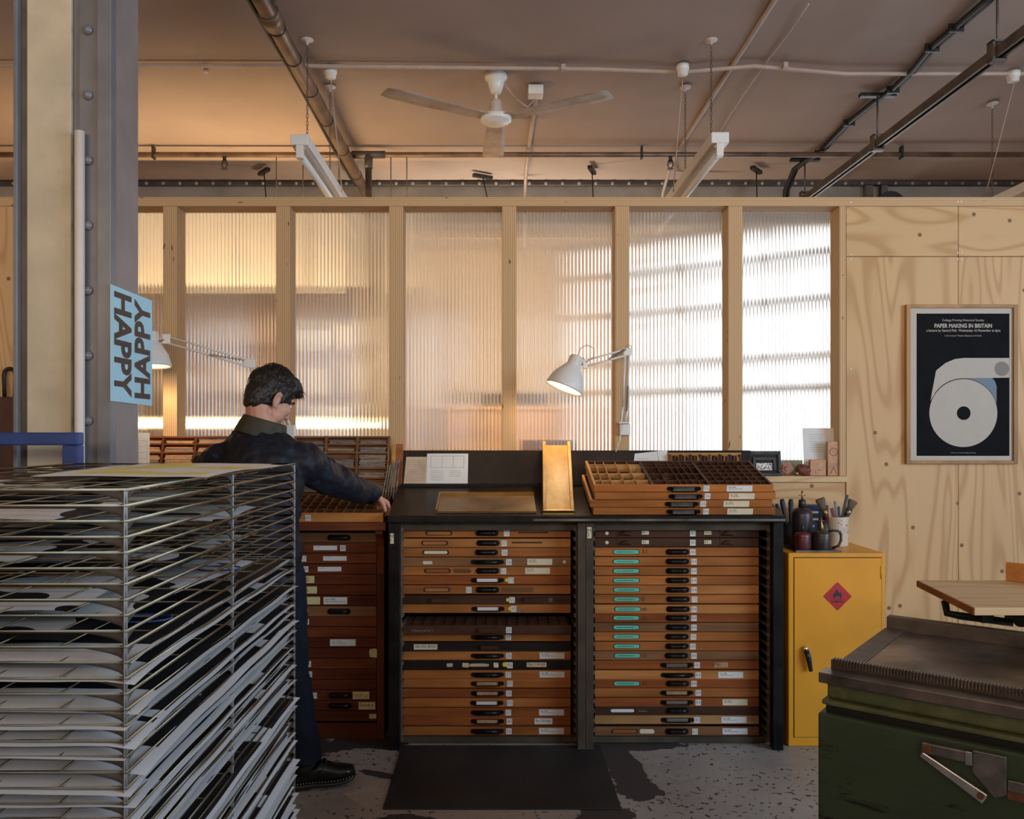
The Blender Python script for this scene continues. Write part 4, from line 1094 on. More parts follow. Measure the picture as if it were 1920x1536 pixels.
# galley trays
def slope_M(x, y, yaw=0.0, lift=0.0):
    a = math.atan(SL)
    return Matrix.Translation((x, y, top_z(y)+lift)) @ Matrix.Rotation(a, 4, 'X') @ Matrix.Rotation(yaw, 4, 'Z')
G = slope_M(cx(911, 3.87), 3.862, 0.0, 0.002)
t = thing('metal_galley', 'flat tarnished metal galley tray lying on the black slope', 'tray', G @ Vector((0,0,0)))
w, dp = 0.472, 0.255
MB().box(-w/2, w/2, 0, dp, 0, 0.004, M=G).build('bed', M['galley'], t)
MB().box(-w/2, w/2, dp-0.012, dp, 0.0041, 0.018, M=G).build('rear_rim', M['brass'], t)
MB().box(-w/2, -w/2+0.010, 0, dp-0.0125, 0.0041, 0.018, M=G).build('side_rim', M['brass'], t)
MB().box(-w/2+0.0105, w/2, 0, 0.008, 0.0041, 0.010, M=G).build('front_rim', M['brass'], t)
A = P(1047, 964, 3.850); Bp = P(1043, 836, 4.31)
ax = (Bp-A); Lg = ax.length; ax.normalize(); sx = Vector((1,0,0)); nz = sx.cross(ax)
G = Matrix(((sx.x, ax.x, nz.x, A.x), (sx.y, ax.y, nz.y, A.y), (sx.z, ax.z, nz.z, A.z), (0,0,0,1)))
t = thing('wooden_galley', 'long honey coloured wooden galley leaning from slope to copy board', 'tray', A)
hw = 0.0725
MB().box(-hw, hw, 0, Lg, -0.006, 0.004, M=G).build('bed', M['goldwood'], t, 0.001)
for s_ in (-1, 1):
    MB().box(min(s_*hw, s_*(hw-0.016)), max(s_*hw, s_*(hw-0.016)), 0.0125, Lg+0.012, 0.0041, 0.022, M=G).build('side_rail', M['goldwood'], t, 0.002)
MB().box(-hw, hw, 0, 0.012, 0.0041, 0.020, M=G).build('end_rail', M['brass'], t, 0.001)

# stack of four type cases
def open_case(name, label, px0, px1, y0, lift, wd, cells, feats):
    G = slope_M(0, y0, 0.0, lift)
    x0, x1 = cx(px0, y0), cx(px1, y0); h = 0.0325; dp = 0.385
    t = thing(name, label, 'type case', Vector(((x0+x1)/2, y0, top_z(y0)+lift)), 'type cases stacked on the slope')
    MB().box(x0, x1, 0, 0.014, 0, h, M=G).build('front', M['or'], t, 0.0015)
    MB().box(x0, x0+0.012, 0.0141, dp, 0, h+0.001, M=G).build('side', M['lty' if wd else 'ory'], t, 0.0015)
    MB().box(x1-0.012, x1, 0.0141, dp, 0, h+0.001, M=G).build('side', M['dky'], t, 0.0015)
    MB().box(x0+0.0121, x1-0.0121, dp-0.012, dp, 0, h+0.001, M=G).build('back', M['dk'], t, 0.0015)
    MB().box(x0+0.0121, x1-0.0121, 0.0141, dp-0.0121, 0, 0.004, M=G).build('bottom', M['bk'], t)
    if cells:
        ix0, ix1, iy0, iy1 = x0+0.012, x1-0.012, 0.014, dp-0.012
        L = ix1-ix0; thick = [ix0+L*0.325, ix0+L*0.652]
        b1, b2 = MB(), MB()
        for xx in thick: MB().box(xx-0.007, xx+0.007, iy0, iy1, 0.004, h, M=G).build('partition_bar', M['dky'], t)
        def grid(b, a, e, cols, rows, skip=()):
            for k, c_ in enumerate(cols[1:-1]): b.box(a+(e-a)*c_-0.0014, a+(e-a)*c_+0.0014, iy0, iy1, 0.004, h-0.001, M=G)
            for r_ in rows[1:-1]: b.box(a, e, iy0+(iy1-iy0)*r_-0.0014, iy0+(iy1-iy0)*r_+0.0014, 0.004, h-0.0012, M=G)
        grid(b1, ix0, thick[0]-0.007, (0, .13, .30, .53, .76, 1), (0, .19, .47, .78, .88, 1))
        grid(b2, thick[0]+0.007, thick[1]-0.007, (0, .25, .5, .62, .74, .87, 1), (0, .19, .47, .76, .9, 1))
        grid(b2, thick[1]+0.007, ix1, tuple(k/7 for k in range(8)), tuple(k/6 for k in range(7)))
        b1.build('divider_grid', M['lty'], t); b2.build('divider_grid', M['dky'], t)
        r = random.Random(5); bits = MB()
        for cx0, cy0, cw, chh, n in ((.16,.5,.12,.10,60), (.32,.5,.19,.10,60), (.56,.5,.18,.11,60), (.80,.5,.18,.22,110), (.32,.22,.19,.10,70), (.55,.22,.18,.10,70), (.8,.22,.17,.18,50)):
            for _ in range(n):
                u = ix0 + (thick[0]-ix0)*(cx0+cw*r.random()); v = iy0 + (iy1-iy0)*(cy0+chh*r.random()); z = 0.005+0.007*r.random()
                Rb = G @ Matrix.Translation((u, v, z)) @ Matrix.Rotation(r.random()*6, 4, 'Z') @ Matrix.Rotation(r.random(), 4, 'X')
                bits.box(-0.0055, 0.0055, -0.0016, 0.0016, -0.0016, 0.0016, M=Rb)
        o = bits.build('type_sorts', M['tan'], t); o['kind'] = 'stuff'
        bits = MB()
        for _ in range(260):
            u = thick[0] + (thick[1]-thick[0])*(0.04+0.94*r.random()); v = iy0+(iy1-iy0)*(0.05+0.85*r.random()**1.5); z = 0.005+0.006*r.random()
            Rb = G @ Matrix.Translation((u, v, z)) @ Matrix.Rotation(r.random()*6, 4, 'Z') @ Matrix.Rotation(r.random(), 4, 'X')
            bits.box(-0.005, 0.005, -0.0014, 0.0014, -0.0014, 0.0014, M=Rb)
        o = bits.build('type_sorts', M['lead'], t); o['kind'] = 'stuff'
    fz = Matrix.Rotation(math.atan(SL), 4, 'X')
    for k, px in feats:
        me = PULL['bars'] if k == 'bars' else (TAGV[int(px) % 8] if k == 'tag' else CARDM[k])
        q = G @ Vector((cx(px, y0), -0.0004, h/2))
        o = place({'bars': 'pull', 'tag': 'number_tag'}.get(k, 'name_card'), me, q, t); o.rotation_euler = (math.atan(SL), 0, 0)
    return t
yc = 3.838
lf = [0.004, 0.0395, 0.075, 0.1105]
open_case('type_case', 'lowest of the four stacked orange type cases', 1112, 1453, yc, lf[0], True, False, [('bars', 1281), ('tag', 1323), ('c', 1387)])
open_case('type_case', 'third from top of the stacked orange type cases', 1106, 1448, yc, lf[1], True, False, [('bars', 1278), ('tag', 1318), ('c', 1380)])
open_case('type_case', 'second from top of the stacked orange type cases', 1115, 1454, yc, lf[2], True, False, [('bars', 1285), ('tag', 1326), ('c', 1390)])
open_case('type_case', 'topmost open type case with its many compartments showing', 1113, 1450, yc, lf[3], True, True, [('bars', 1282), ('tag', 1324), ('w', 1386)])
# small rack of dark furniture strips behind the stack
a, e = board_pt(1253, 866), board_pt(1388, 849)
t = thing('furniture_rack', 'low wooden rack of dark upright strips behind the open type case', 'rack', (a.x, 4.25, a.z))
MB().box(a.x, e.x, 4.262, 4.295, a.z-0.03, a.z-0.02).build('base', M['gold'], t)
MB().box(a.x, e.x, 4.288, 4.296, a.z-0.0199, e.z).build('back_strip', M['gold'], t)
for k in range(22):
    x = a.x+0.006 + (e.x-a.x-0.02)*k/21
    MB().box(x, x+0.008+0.003*(k % 3), 4.262, 4.2875, a.z-0.0199, e.z-0.008-0.006*((k*7) % 3)).build('strip', M['dk' if k % 4 else 'br'], t)

# =================================================================== MAHOGANY CABINET ON THE LEFT
YL = 4.00
mc = thing('wooden_cabinet', 'dark red mahogany type cabinet with many shallow drawers, beside the man', 'cabinet', (-1.2, 4.15, 0))
X0, X1 = -1.88, cx(721, YL)
MB().box(cx(707, YL), X1, YL-0.006, YL+0.30, 0, 1.0).build('side_post', M['mahz'], mc, 0.002)
MB().box(X0, X0+0.035, YL-0.006, YL+0.30, 0, 1.0).build('side_post', M['mahz'], mc, 0.002)
MB().box(-1.245, -1.205, YL-0.006, YL+0.30, 0, 1.0).build('centre_post', M['mahz'], mc, 0.002)
MB().box(X0+0.036, cx(707, YL)-0.001, YL+0.285, YL+0.30, 0, 1.0).build('back_board', M['mh'], mc)
MB().box(X0+0.036, cx(707, YL)-0.001, YL, YL+0.02, 0.0, 0.074).build('plinth', M['mh'], mc, 0.002)
# curved bracket under the ledge
xb0, xb1 = cx(708, YL), cx(722, YL)
pol = [(0, 1.015), (-0.075, 1.015), (-0.075, 1.0), (-0.045, 0.975), (-0.026, 0.93), (-0.016, 0.87), (-0.014, 0.80), (0, 0.80)]
MB().prism([(xb0, YL-0.007+yy, zz) for yy, zz in pol], (xb1-xb0, 0, 0)).build('ledge_bracket', M['mahz'], mc, 0.002, fix=True)
MB().box(X0-0.01, cx(723, 3.9), 3.90, 4.32, 1.018, 1.058).build('ledge', M['mo'], mc, 0.004)
dz = 0.0509; Z0 = 1.0-dz/2
LC = {
 0: [('cup', 636)], 1: [('label', 610, 0.0, 0.114, 0.022, 'paper', ['abc ABC'], 'greyink'), ('tag', 643)], 2: [('label', 628, 0.0, 0.114, 0.022, 'paper', ['abc ABC'], 'greyink'), ('tag', 569)],
 3: [('label', 618, 0.0, 0.114, 0.022, 'paper', ['abc ABC'], 'greyink'), ('tag', 573)], 4: [('label', 579, 0.0, 0.054, 0.034, 'yellow', ['10'], 'redink')], 5: [('label', 580, 0.0, 0.074, 0.034, 'yellow', ['36'], 'redink')],
 6: [('label', 585, 0.0, 0.078, 0.036, 'yellow', None, 'greyink'), ('label', 629, 0.0, 0.114, 0.034, 'paper', ['abc ABC', '24pt Cond Sans No 12'], 'ink')],
 7: [('cup', 636), ('tag', 572)], 8: [('tag', 574)], 10: [('label', 643, 0.0, 0.124, 0.032, 'paper', ['abc ABC', '10pt Clarendon'], 'greyink')], 11: [('scrap', 700, 0.0, 0.040, 0.044, 'yellow')],
 12: [('tag', 578)], 13: [('tag', 580)], 15: [('tag', 589), ('cup', 638), ('label', 677, 0.0, 0.080, 0.036, 'yellow', ['Part of 1 cut'], 'redink')], 16: [('cup', 638), ('label', 688, 0.0, 0.080, 0.036, 'yellow', ['Sundry'], 'ink')], 17: [('label', 699, 0.0, 0.034, 0.022, 'yellow', ['10'], 'greyink')]}
for k in range(18):
    z = Z0 - k*dz
    mk = {0: 'br', 7: 'br', 8: 'mo', 9: 'mo', 2: 'mo', 12: 'mo'}.get(k, 'mh')
    drawer(mc, -1.204, cx(706, YL), YL-(0.008 if k in (0, 7) else 0.003 if k % 3 == 0 else 0), z, dz-0.003, mk, 0.27, LC.get(k, []))
    drawer(mc, X0+0.036, -1.246, YL, z, dz-0.003, 'mh', 0.27, [('cup', 430)] if k % 3 == 0 else [])
# open type case on its ledge
def ledge_case(x0, x1, label, n):
    y0, y1 = 3.905, 4.26; z0 = 1.0585; a = 0.20
    G = Matrix.Translation((0, y0, z0)) @ Matrix.Rotation(a, 4, 'X')
    dp = (y1-y0)/math.cos(a); h = 0.043
    t = thing('lay_case', label, 'type case', ((x0+x1)/2, y0, z0))
    MB().prism([(x0, y0+0.002, z0), (x0, y1, z0), (x0, y1, z0+(y1-y0)*math.tan(a)-0.001)], (x1-x0, 0, 0)).build('wedge_block', M['mo'], t, fix=True)
    MB().box(x0, x1, 0, 0.013, 0, h, M=G).build('front', M['lo'], t, 0.002)
    for xx in (x0, x1-0.012): MB().box(xx, xx+0.012, 0.0131, dp, 0, h, M=G).build('side', M['bry'], t, 0.002)
    MB().box(x0+0.0121, x1-0.0121, dp-0.012, dp, 0, h, M=G).build('back', M['br'], t)
    MB().box(x0+0.0121, x1-0.0121, 0.0131, dp-0.0121, 0, 0.005, M=G).build('bottom', M['bk'], t)
    b = MB()
    for k in range(1, n): xx = x0+0.012+(x1-x0-0.024)*k/n; b.box(xx-0.0016, xx+0.0016, 0.0131, dp-0.0121, 0.005, h-0.004, M=G)
    for k in range(1, 5): yy = 0.0131+(dp-0.025)*k/5; b.box(x0+0.0121, x1-0.0121, yy-0.0016, yy+0.0016, 0.005, h-0.004, M=G)
    b.build('divider_grid', M['br'], t)
    r = random.Random(8); bits = MB()
    for _ in range(520):
        u = x0+0.02+(x1-x0-0.04)*r.random()**1.3; v = 0.02+(dp-0.05)*r.random(); z = 0.008+0.03*r.random()*max(0, 1-(u-x0)/(x1-x0)*1.1)
        Rb = G @ Matrix.Translation((u, v, z)) @ Matrix.Rotation(r.random()*6, 4, 'Z') @ Matrix.Rotation(r.random()*2, 4, 'X')
        bits.box(-0.010, 0.010, -0.002, 0.002, -0.003, 0.003, M=Rb)
    o = bits.build('type_sorts', M['brightsteel'], t); o['kind'] = 'stuff'
    q = G @ Vector((cx(578, y0), -0.0004, h/2)); o = place('number_tag', TAGM, q, t); o.rotation_euler = (a, 0, 0)
    return t
ledge_case(-1.20, cx(721, 3.905)-0.006, 'open type case with metal sorts under the man\'s sleeve', 14)
ledge_case(-1.87, -1.215, 'open type case on the ledge nearer the steel column', 14)

# leads racks standing on the ledge against the partition
def leads_rack(x0, x1, label, wmat, seed, lead):
    zb_, zt = 1.175, 1.452; yb_, yt = 4.275, 4.345
    L = math.hypot(zt-zb_, yt-yb_); a = math.atan2(yt-yb_, zt-zb_)
    G = Matrix.Translation((0, yb_-0.012, zb_)) @ Matrix.Rotation(-a, 4, 'X')
    t = thing('leads_rack', label, 'rack', ((x0+x1)/2, yb_, zb_))
    MB().box(x0, x1, 0, 0.006, 0, L, M=G).build('back_board', M[wmat], t)
    nc = 4 if x1-x0 > 0.5 else 3
    rows = (0.0, 0.245, 0.425, 0.71, 0.865, 1.0)
    for v in rows: 
        MB().box(x0, x1, -0.028, 0, L*v-0.005, L*v+0.005, M=G).build('rail', M[wmat], t, 0.001)
    r = random.Random(seed)
    for k in range(nc+1):
        x = x0 + (x1-x0)*k/nc
        MB().box(x-0.006, x+0.006, -0.030, -0.0001, -0.005, L+0.005, M=G).build('divider', M[wmat], t, 0.001)
    for j in range(len(rows)-1):
        for k in range(nc):
            xa, xb_ = x0+(x1-x0)*k/nc+0.008, x0+(x1-x0)*(k+1)/nc-0.008
            za, zc = L*rows[j]+0.006, L*rows[j+1]-0.006
            z = za; n = 0
            fill = r.uniform(0.45, 1.0)
            while z < za+(zc-za)*fill - 0.004:
                th = r.choice((0.004, 0.006, 0.008)); ins = r.uniform(0, 0.012)
                MB().box(xa+ins, xb_-r.uniform(0, 0.01), -0.022-r.uniform(0, 0.004), -0.0005, z, min(z+th*0.9, zc), M=G).build('lead_strip', M['lead' if r.random() < lead else 'tan'], t)
                z += th
    return t
leads_rack(-1.21, cx(729, 4.30), 'rack of grey lead strips standing behind the man\'s arm', 'br', 4, 0.85)
leads_rack(-1.90, -1.225, 'rack of reddish wooden strips standing between column and man', 'mo', 6, 0.12)
for k, (px0, px1, py0, py1, mk, lab) in enumerate(((732, 741, 835, 868, 'gold', 'honey coloured wood block wedged beside the lead rack'), (740, 753, 833, 870, 'rd', 'reddish wood block standing beside the black copy board'))):
    x0, z1 = XZ(px0, py0, 4.25); x1, z0 = XZ(px1, py1, 4.25)
    tag(MB().prism([(x0, 4.25, 1.20), (x1, 4.25, 1.20), (x1+0.004, 4.28, z1), (x0+0.004, 4.28, z1)], (0, 0.03, 0)).build('wood_block', M[mk], None, 0.002, fix=True), lab, 'block')
for k in range(6):
    x = cx(727+4.2*k, 4.22)
    tag(MB().prism([(x-0.03+0.003*k, 4.205-0.004*k, 1.145), (x-0.024+0.003*k, 4.205-0.004*k, 1.145), (x+0.004, 4.235, 1.315+0.006*k), (x-0.002, 4.235, 1.315+0.006*k)], (0, 0.012, 0)).build('metal_rule', M['lead'], None, fix=True), 'thin grey metal rule, %s counting from the lead rack towards the wood block' % ('first','second','third','fourth','fifth','sixth')[k], 'rule', 'metal rules beside the lead rack')
# calendar pad by the column
c = [P(236, 866, 4.02), P(280, 868, 4.02), P(281, 812, 4.12), P(243, 811, 4.12)]
c[0].z -= 0.19; c[1].z -= 0.19
sheet_on('ruled_pad', 'torn white pad of ruled squares standing beside the steel column', c, 'paper', 'pad', 0.002, grid_marks(2, 9))

# =================================================================== DESK LAMPS
def lamp_shade(t, head, axis, power, on=True):
    axis = Vector(axis).normalized(); q = Vector((0,0,1)).rotation_difference(axis).to_matrix().to_4x4()
    G = Matrix.Translation(head) @ q                    # axis points out of the mouth
    pr = [(0.0, -0.118), (0.030, -0.118), (0.036, -0.110), (0.036, -0.072), (0.040, -0.065), (0.062, -0.035), (0.084, 0.0), (0.096, 0.045), (0.099, 0.062)]
    inn = [(0.096, 0.062), (0.093, 0.045), (0.081, 0.0), (0.058, -0.035), (0.03, -0.06), (0.0, -0.062)]
    s_ = MB().lathe(pr + inn, G, 28).build('shade', M['whitepaint'], t)
    for k in range(12):
        a = 2*PI*k/12; R = G @ Matrix.Rotation(a, 4, 'Z')
        MB().box(0.0352, 0.0366, -0.003, 0.003, -0.104, -0.080, M=R).build('vent_slot', M['cream'], s_)
    MB().ell(G @ Vector((0,0,-0.012)), (0.028, 0.028, 0.036), q.to_3x3(), 14, 10).build('bulb', M['bulb'], t)
    l = bpy.data.lights.new('lamp_light', 'SPOT'); l.energy = power; l.color = (1.0, 0.72, 0.42); l.spot_size = 2.2; l.spot_blend = 0.6; l.shadow_soft_size = 0.03
    o = bpy.data.objects.new('lamp_light', l); C.objects.link(o); pos = G @ Vector((0,0,0.035))
    o.parent = t; o.location = pos - WORLD[t.name]; o.rotation_euler = Vector((0,0,-1)).rotation_difference(axis).to_euler()
    return G
def arm(t, a, b, gap, r=0.005):
    a, b = Vector(a), Vector(b); d = (b-a).normalized(); u = Vector((0,1,0)).cross(d).normalized()*gap/2
    for s_ in (-1, 1): MB().cyl(a+u*s_, b+u*s_, r, n=8).build('arm_bar', M['whitepaint'], t)
def spring(t, a, b, r=0.006):
    a, b = Vector(a), Vector(b); d = b-a; n = 60
    u = d.cross(Vector((0,1,0))).normalized(); w = d.normalized().cross(u)
    MB().tube([a + d*(k/n) + (u*math.cos(k*1.6)+w*math.sin(k*1.6))*r*0.8 for k in range(n+1)], 0.0018, 5).build('spring', M['steel'], t)
# lamp clamped to the stud right of the middle
base = P(1171, 800, 4.33); elbow = P(1176, 660, 4.30); headj = P(1097, 682, 4.24)
t = thing('desk_lamp', 'white sprung desk lamp clamped to the stud above the copy board', 'lamp', base, 'sprung desk lamps')
MB().box(base.x-0.025, base.x+0.030, 4.325, 4.357, base.z-0.045, base.z+0.015).build('clamp', M['whitepaint'], t, 0.003)
MB().box(base.x-0.035, base.x+0.02, 4.29, 4.345, base.z+0.0155, base.z+0.024).build('clamp_plate', M['whitepaint'], t, 0.002)
low = base + Vector((-0.012, -0.03, 0.02)); mid = base + Vector((0.0, -0.03, 0.10))
arm(t, low, mid, 0.024, 0.006); arm(t, mid, elbow, 0.022)
spring(t, mid + Vector((0.004, -0.012, -0.02)), mid + Vector((0.01, -0.012, 0.11)))
MB().box(elbow.x-0.02, elbow.x+0.022, elbow.y-0.006, elbow.y+0.006, elbow.z-0.018, elbow.z+0.02).build('elbow_plate', M['whitepaint'], t, 0.003)
arm(t, elbow, headj, 0.030)
spring(t, elbow + Vector((-0.01, -0.012, 0.012)), elbow.lerp(headj, 0.45) + Vector((0, -0.012, -0.012)))
MB().box(headj.x-0.012, headj.x+0.012, headj.y-0.007, headj.y+0.007, headj.z-0.026, headj.z+0.024).build('head_bracket', M['whitepaint'], t, 0.003)
axd = Vector((-0.42, -0.10, -1.0)).normalized()
hc = P(1066, 708, 4.22)
lamp_shade(t, hc, axd, 3.2)
MB().cyl(headj, hc - axd*0.062, 0.004, n=8).build('pivot', M['steel'], t)
tp = hc - axd*0.118
MB().tube([tp, tp+Vector((0.015, 0, 0.04)), tp+Vector((0.05, 0, 0.06)), tp+Vector((0.085, 0, 0.04)), tp+Vector((0.085, 0, 0.0)), tp+Vector((0.05, 0, -0.03)), headj+Vector((-0.01, 0, 0.03))], 0.0025, 6).build('flex', M['conduit'], t)
MB().tube([elbow+Vector((-0.01, 0, 0.02)), elbow+Vector((0.0, 0, 0.04)), elbow+Vector((0.02, 0, 0.03)), elbow+Vector((0.022, 0, 0))], 0.0025, 6).build('flex', M['conduit'], t)
MB().tube([low, low+Vector((-0.02, 0, -0.10)), low+Vector((-0.05, 0.01, -0.19))], [0.003, 0.003, 0.003], 6).build('flex', M['whitepaint'], t)
# lamp on the left, head half behind the blue card
t = thing('desk_lamp', 'white sprung desk lamp reaching from behind the man to the blue card', 'lamp', P(545, 815, 4.33), 'sprung desk lamps')
base = P(543, 808, 4.33); mid = P(527, 770, 4.30); elbow = P(470, 682, 4.27); headj = P(311, 636, 4.20)
MB().box(base.x-0.03, base.x+0.03, 4.30, 4.357, base.z-0.055, base.z+0.03).build('clamp', M['whitepaint'], t, 0.003)
arm(t, base, mid, 0.024, 0.006); arm(t, mid, elbow, 0.028)
MB().box(elbow.x-0.03, elbow.x+0.024, elbow.y-0.006, elbow.y+0.006, elbow.z-0.022, elbow.z+0.022).build('elbow_plate', M['whitepaint'], t, 0.003)
arm(t, elbow, headj, 0.032)
spring(t, elbow + Vector((-0.03, -0.012, 0.016)), elbow.lerp(headj, 0.48) + Vector((0, -0.012, -0.014)))
MB().box(headj.x-0.018, headj.x+0.022, headj.y-0.007, headj.y+0.007, headj.z-0.024, headj.z+0.026).build('head_bracket', M['whitepaint'], t, 0.004)
hc = P(283, 665, 4.18)
lamp_shade(t, hc, (0.03, -0.05, -1), 5)
MB().cyl(headj, hc+Vector((0.03, 0, 0.062)), 0.004, n=8).build('pivot', M['steel'], t)
tp = hc + Vector((0, 0, 0.118))
MB().tube([tp, tp+Vector((0.02, 0, 0.03)), tp+Vector((0.05, 0, 0.02)), headj+Vector((-0.005, 0, 0.03))], 0.0025, 6).build('flex', M['conduit'], t)

# =================================================================== BLUE CARD ON THE COLUMN
XC = XR + 0.0035
ds, de = D-0.015, (D-0.015)*725/647
def hp(s, z): return Vector((XC, ds+(de-ds)*s, z))
zt, zb2 = 1.48-(533-812)*ds/F, 1.48-(752-812)*ds/F
c = [hp(0, zb2), hp(1, zb2-0.005), hp(1, zt-0.002), hp(0, zt)]
b = MB().prism(c, (-0.0015, 0, 0), 0)
Wd, Ht = de-ds, zt-zb2
# first word reads downwards in the near column, second reads upwards in the far column
def vword(st, s0, s1, down):
    xx = XC+0.0006
    if down: b.text(st, (xx, ds+Wd*s0, zt-Ht*0.045), (0,0,-1), (0,1,0), w=Ht*0.91, h=Wd*(s1-s0), mi=1, bold=0.035)
    else: b.text(st, (xx, ds+Wd*s1, zb2+Ht*0.045), (0,0,1), (0,-1,0), w=Ht*0.91, h=Wd*(s1-s0), mi=1, bold=0.035)
vword('HAPPY', 0.07, 0.47, True); vword('HAPPY', 0.54, 0.94, False)
tag(b.build('lettered_card', [M['skyblue'], M['brownink']]), 'pale blue card reading HAPPY twice in brown, fixed to the column', 'poster')

# =================================================================== POSTER ON THE PLY WALL
x0, z1 = XZ(1700, 571, 4.335); x1, z0 = XZ(1909, 870, 4.335); yp = 4.335
t = thing('framed_poster', 'oak framed black poster of a white paper roll on the ply wall', 'poster', ((x0+x1)/2, yp, z0))
fw = 0.022
for a, b_, c_, d_ in ((x0, x0+fw, z0, z1), (x1-fw, x1, z0, z1), (x0+fw, x1-fw, z0, z0+fw*0.8), (x0+fw, x1-fw, z1-fw*0.8, z1)):
    MB().box(a, b_, yp, YW-0.001, c_, d_).build('frame_bar', M['frameoak'], t, 0.0015)
MB().box(x0+fw, x1-fw, yp+0.012, yp+0.018, z0+fw*.8, z1-fw*.8).build('mount', M['mount'], t)
def up(px): return cx(px, 4.345)
def vp(py): return 1.48-(py-812)*4.345/F
yq = yp+0.0115
pb = MB().box(up(1719), up(1893), yq-0.0002, yq, vp(855), vp(588))
pr_ = pb.build('print', M['posterblack'], t)
def qp(zx, zy): return (up(1680+zx*240/1084), yq, vp(550+zy*340/1536))       # coordinates in the zoomed view
def arc(cx_, cy_, r, a0, a1, n): return [(cx_+r*math.cos(a0+(a1-a0)*i/n), cy_+r*math.sin(a0+(a1-a0)*i/n)) for i in range(n+1)]
pol = [(960,548),(575,548),(500,557),(420,590),(340,655),(292,912)] + [(310,880),(330,850)] + arc(570,1012,292,-2.55,-PI/2,14) + [(960,715)]
MB().prism([Vector(qp(*q))+Vector((0,-0.0004,0)) for q in pol], (0,-0.0004,0)).build('print_shape', M['posterwhite'], pr_)
pol = arc(570,1012,290,-PI/2,-0.32,14)[::1] + [(852,930),(853,790),(838,745),(815,717)]
MB().prism([Vector(qp(*q))+Vector((0,-0.0008,0)) for q in pol], (0,-0.0004,0)).build('print_shape', M['posterblue'], pr_)
MB().prism([Vector(qp(*q))+Vector((0,-0.0014,0)) for q in arc(570,1015,288,0,2*PI,48)[:-1]], (0,-0.0004,0)).build('print_shape', M['posterwhite'], pr_)
MB().prism([Vector(qp(*q))+Vector((0,-0.0020,0)) for q in arc(573,1016,58,0,2*PI,24)[:-1]], (0,-0.0004,0)).build('print_shape', M['posterblack'], pr_)
MB().prism([Vector(qp(*q))+Vector((0,-0.0014,0)) for q in arc(897,640,61,0,2*PI,24)[:-1]], (0,-0.0004,0)).build('print_shape', M['postergrey'], pr_)
tx = MB()
for st, za, zb3, ya, yb3, bo in (('College Printing Historical Society', 392, 748, 218, 243, 0.0), ('PAPER MAKING IN BRITAIN', 326, 814, 257, 293, 0.03), ('a lecture by Gerard Pink  Wednesday 16 November at 6pm', 258, 884, 304, 332, 0.012), ('in the Lecture Theatre, Elephant and Castle', 414, 724, 352, 370, 0.0), ('Printed at the London College of Printing', 465, 675, 1347, 1358, 0.0)):
    a = Vector(qp(za, yb3)); e = Vector(qp(zb3, ya))
    tx.text(st, a+Vector((0,-0.001,0)), (1,0,0), (0,0,1), w=e.x-a.x, h=e.z-a.z, mi=0, bold=bo)
tx.build('print_lettering', M['posterwhite'], pr_)

# =================================================================== YELLOW CABINET AND WHAT STANDS ON IT
YY = 3.90
xa, xb = cx(1478, YY), cx(1660, YY); zt = 0.913
yc_ = thing('flammables_cabinet', 'yellow steel flammables cabinet with red warning diamond', 'cabinet', ((xa+xb)/2, 4.1, 0))
MB().box(xa, xb, YY, 4.33, 0.0, zt).build('carcass', M['ycab'], yc_, 0.006, seg=3)
MB().box(cx(1488, YY), cx(1653, YY), YY-0.0008, YY-0.0001, zr(1383, YY), zr(1045, YY)).build('door_gap', M['slot'], yc_)
door = MB().box(cx(1489, YY), cx(1652, YY), YY-0.004, YY-0.0009, zr(1382, YY), zr(1046.5, YY)).build('door', M['ycab'], yc_, 0.001)
for py in (1085, 1340): MB().cyl((cx(1651.5, YY), YY-0.004, zr(py, YY)), (cx(1651.5, YY), YY-0.004, zr(py-24, YY)), 0.004, n=8).build('hinge', M['ycab'], door)
hx, hz = cx(1508, YY), zr(1216, YY)
h = MB().lathe([(0.013, 0), (0.013, 0.012), (0.009, 0.018), (0.0, 0.018)], Matrix.Translation((hx, YY-0.004, hz)) @ Matrix.Rotation(PI/2, 4, 'X'), 16)
h.build('handle_boss', M['chrome'], door)
MB().tube([(hx+0.002, YY-0.020, hz-0.004), (hx+0.010, YY-0.026, hz-0.035), (hx+0.022, YY-0.024, hz-0.10)], [0.012, 0.013, 0.009], 10).build('lever', M['blackplastic'], door)
cxs, czs, rs_ = cx(1569.5, YY), zr(1118, YY), 0.068
dm = MB().prism([(cxs, YY-0.0042, czs+rs_), (cxs+rs_, YY-0.0042, czs), (cxs, YY-0.0042, czs-rs_), (cxs-rs_, YY-0.0042, czs)], (0, -0.0008, 0), 0)
fl = [(-.018,-.010),(-.022,.004),(-.016,.018),(-.014,.008),(-.010,.020),(-.004,.040),(.001,.026),(.004,.014),(.009,.026),(.011,.014),(.016,.020),(.021,.004),(.018,-.010),(.008,-.013),(.010,-.004),(.003,.004),(0,-.006),(-.005,.002),(-.010,-.006),(-.008,-.013)]
dm.prism([(cxs+a, YY-0.0053, czs+0.002+c_*0.9) for a, c_ in fl], (0, -0.0002, 0), 1)
dm.box(cxs-0.022, cxs+0.022, YY-0.0054, YY-0.0051, czs-0.016, czs-0.013, 1)
dm.text('FLAMMABLE', (cxs-0.030, YY-0.0054, czs-0.029), (1,0,0), (0,0,1), w=0.060, h=0.009, mi=1, bold=0.02)
dm.build('warning_diamond', [M['sign'], M['ink']], door)

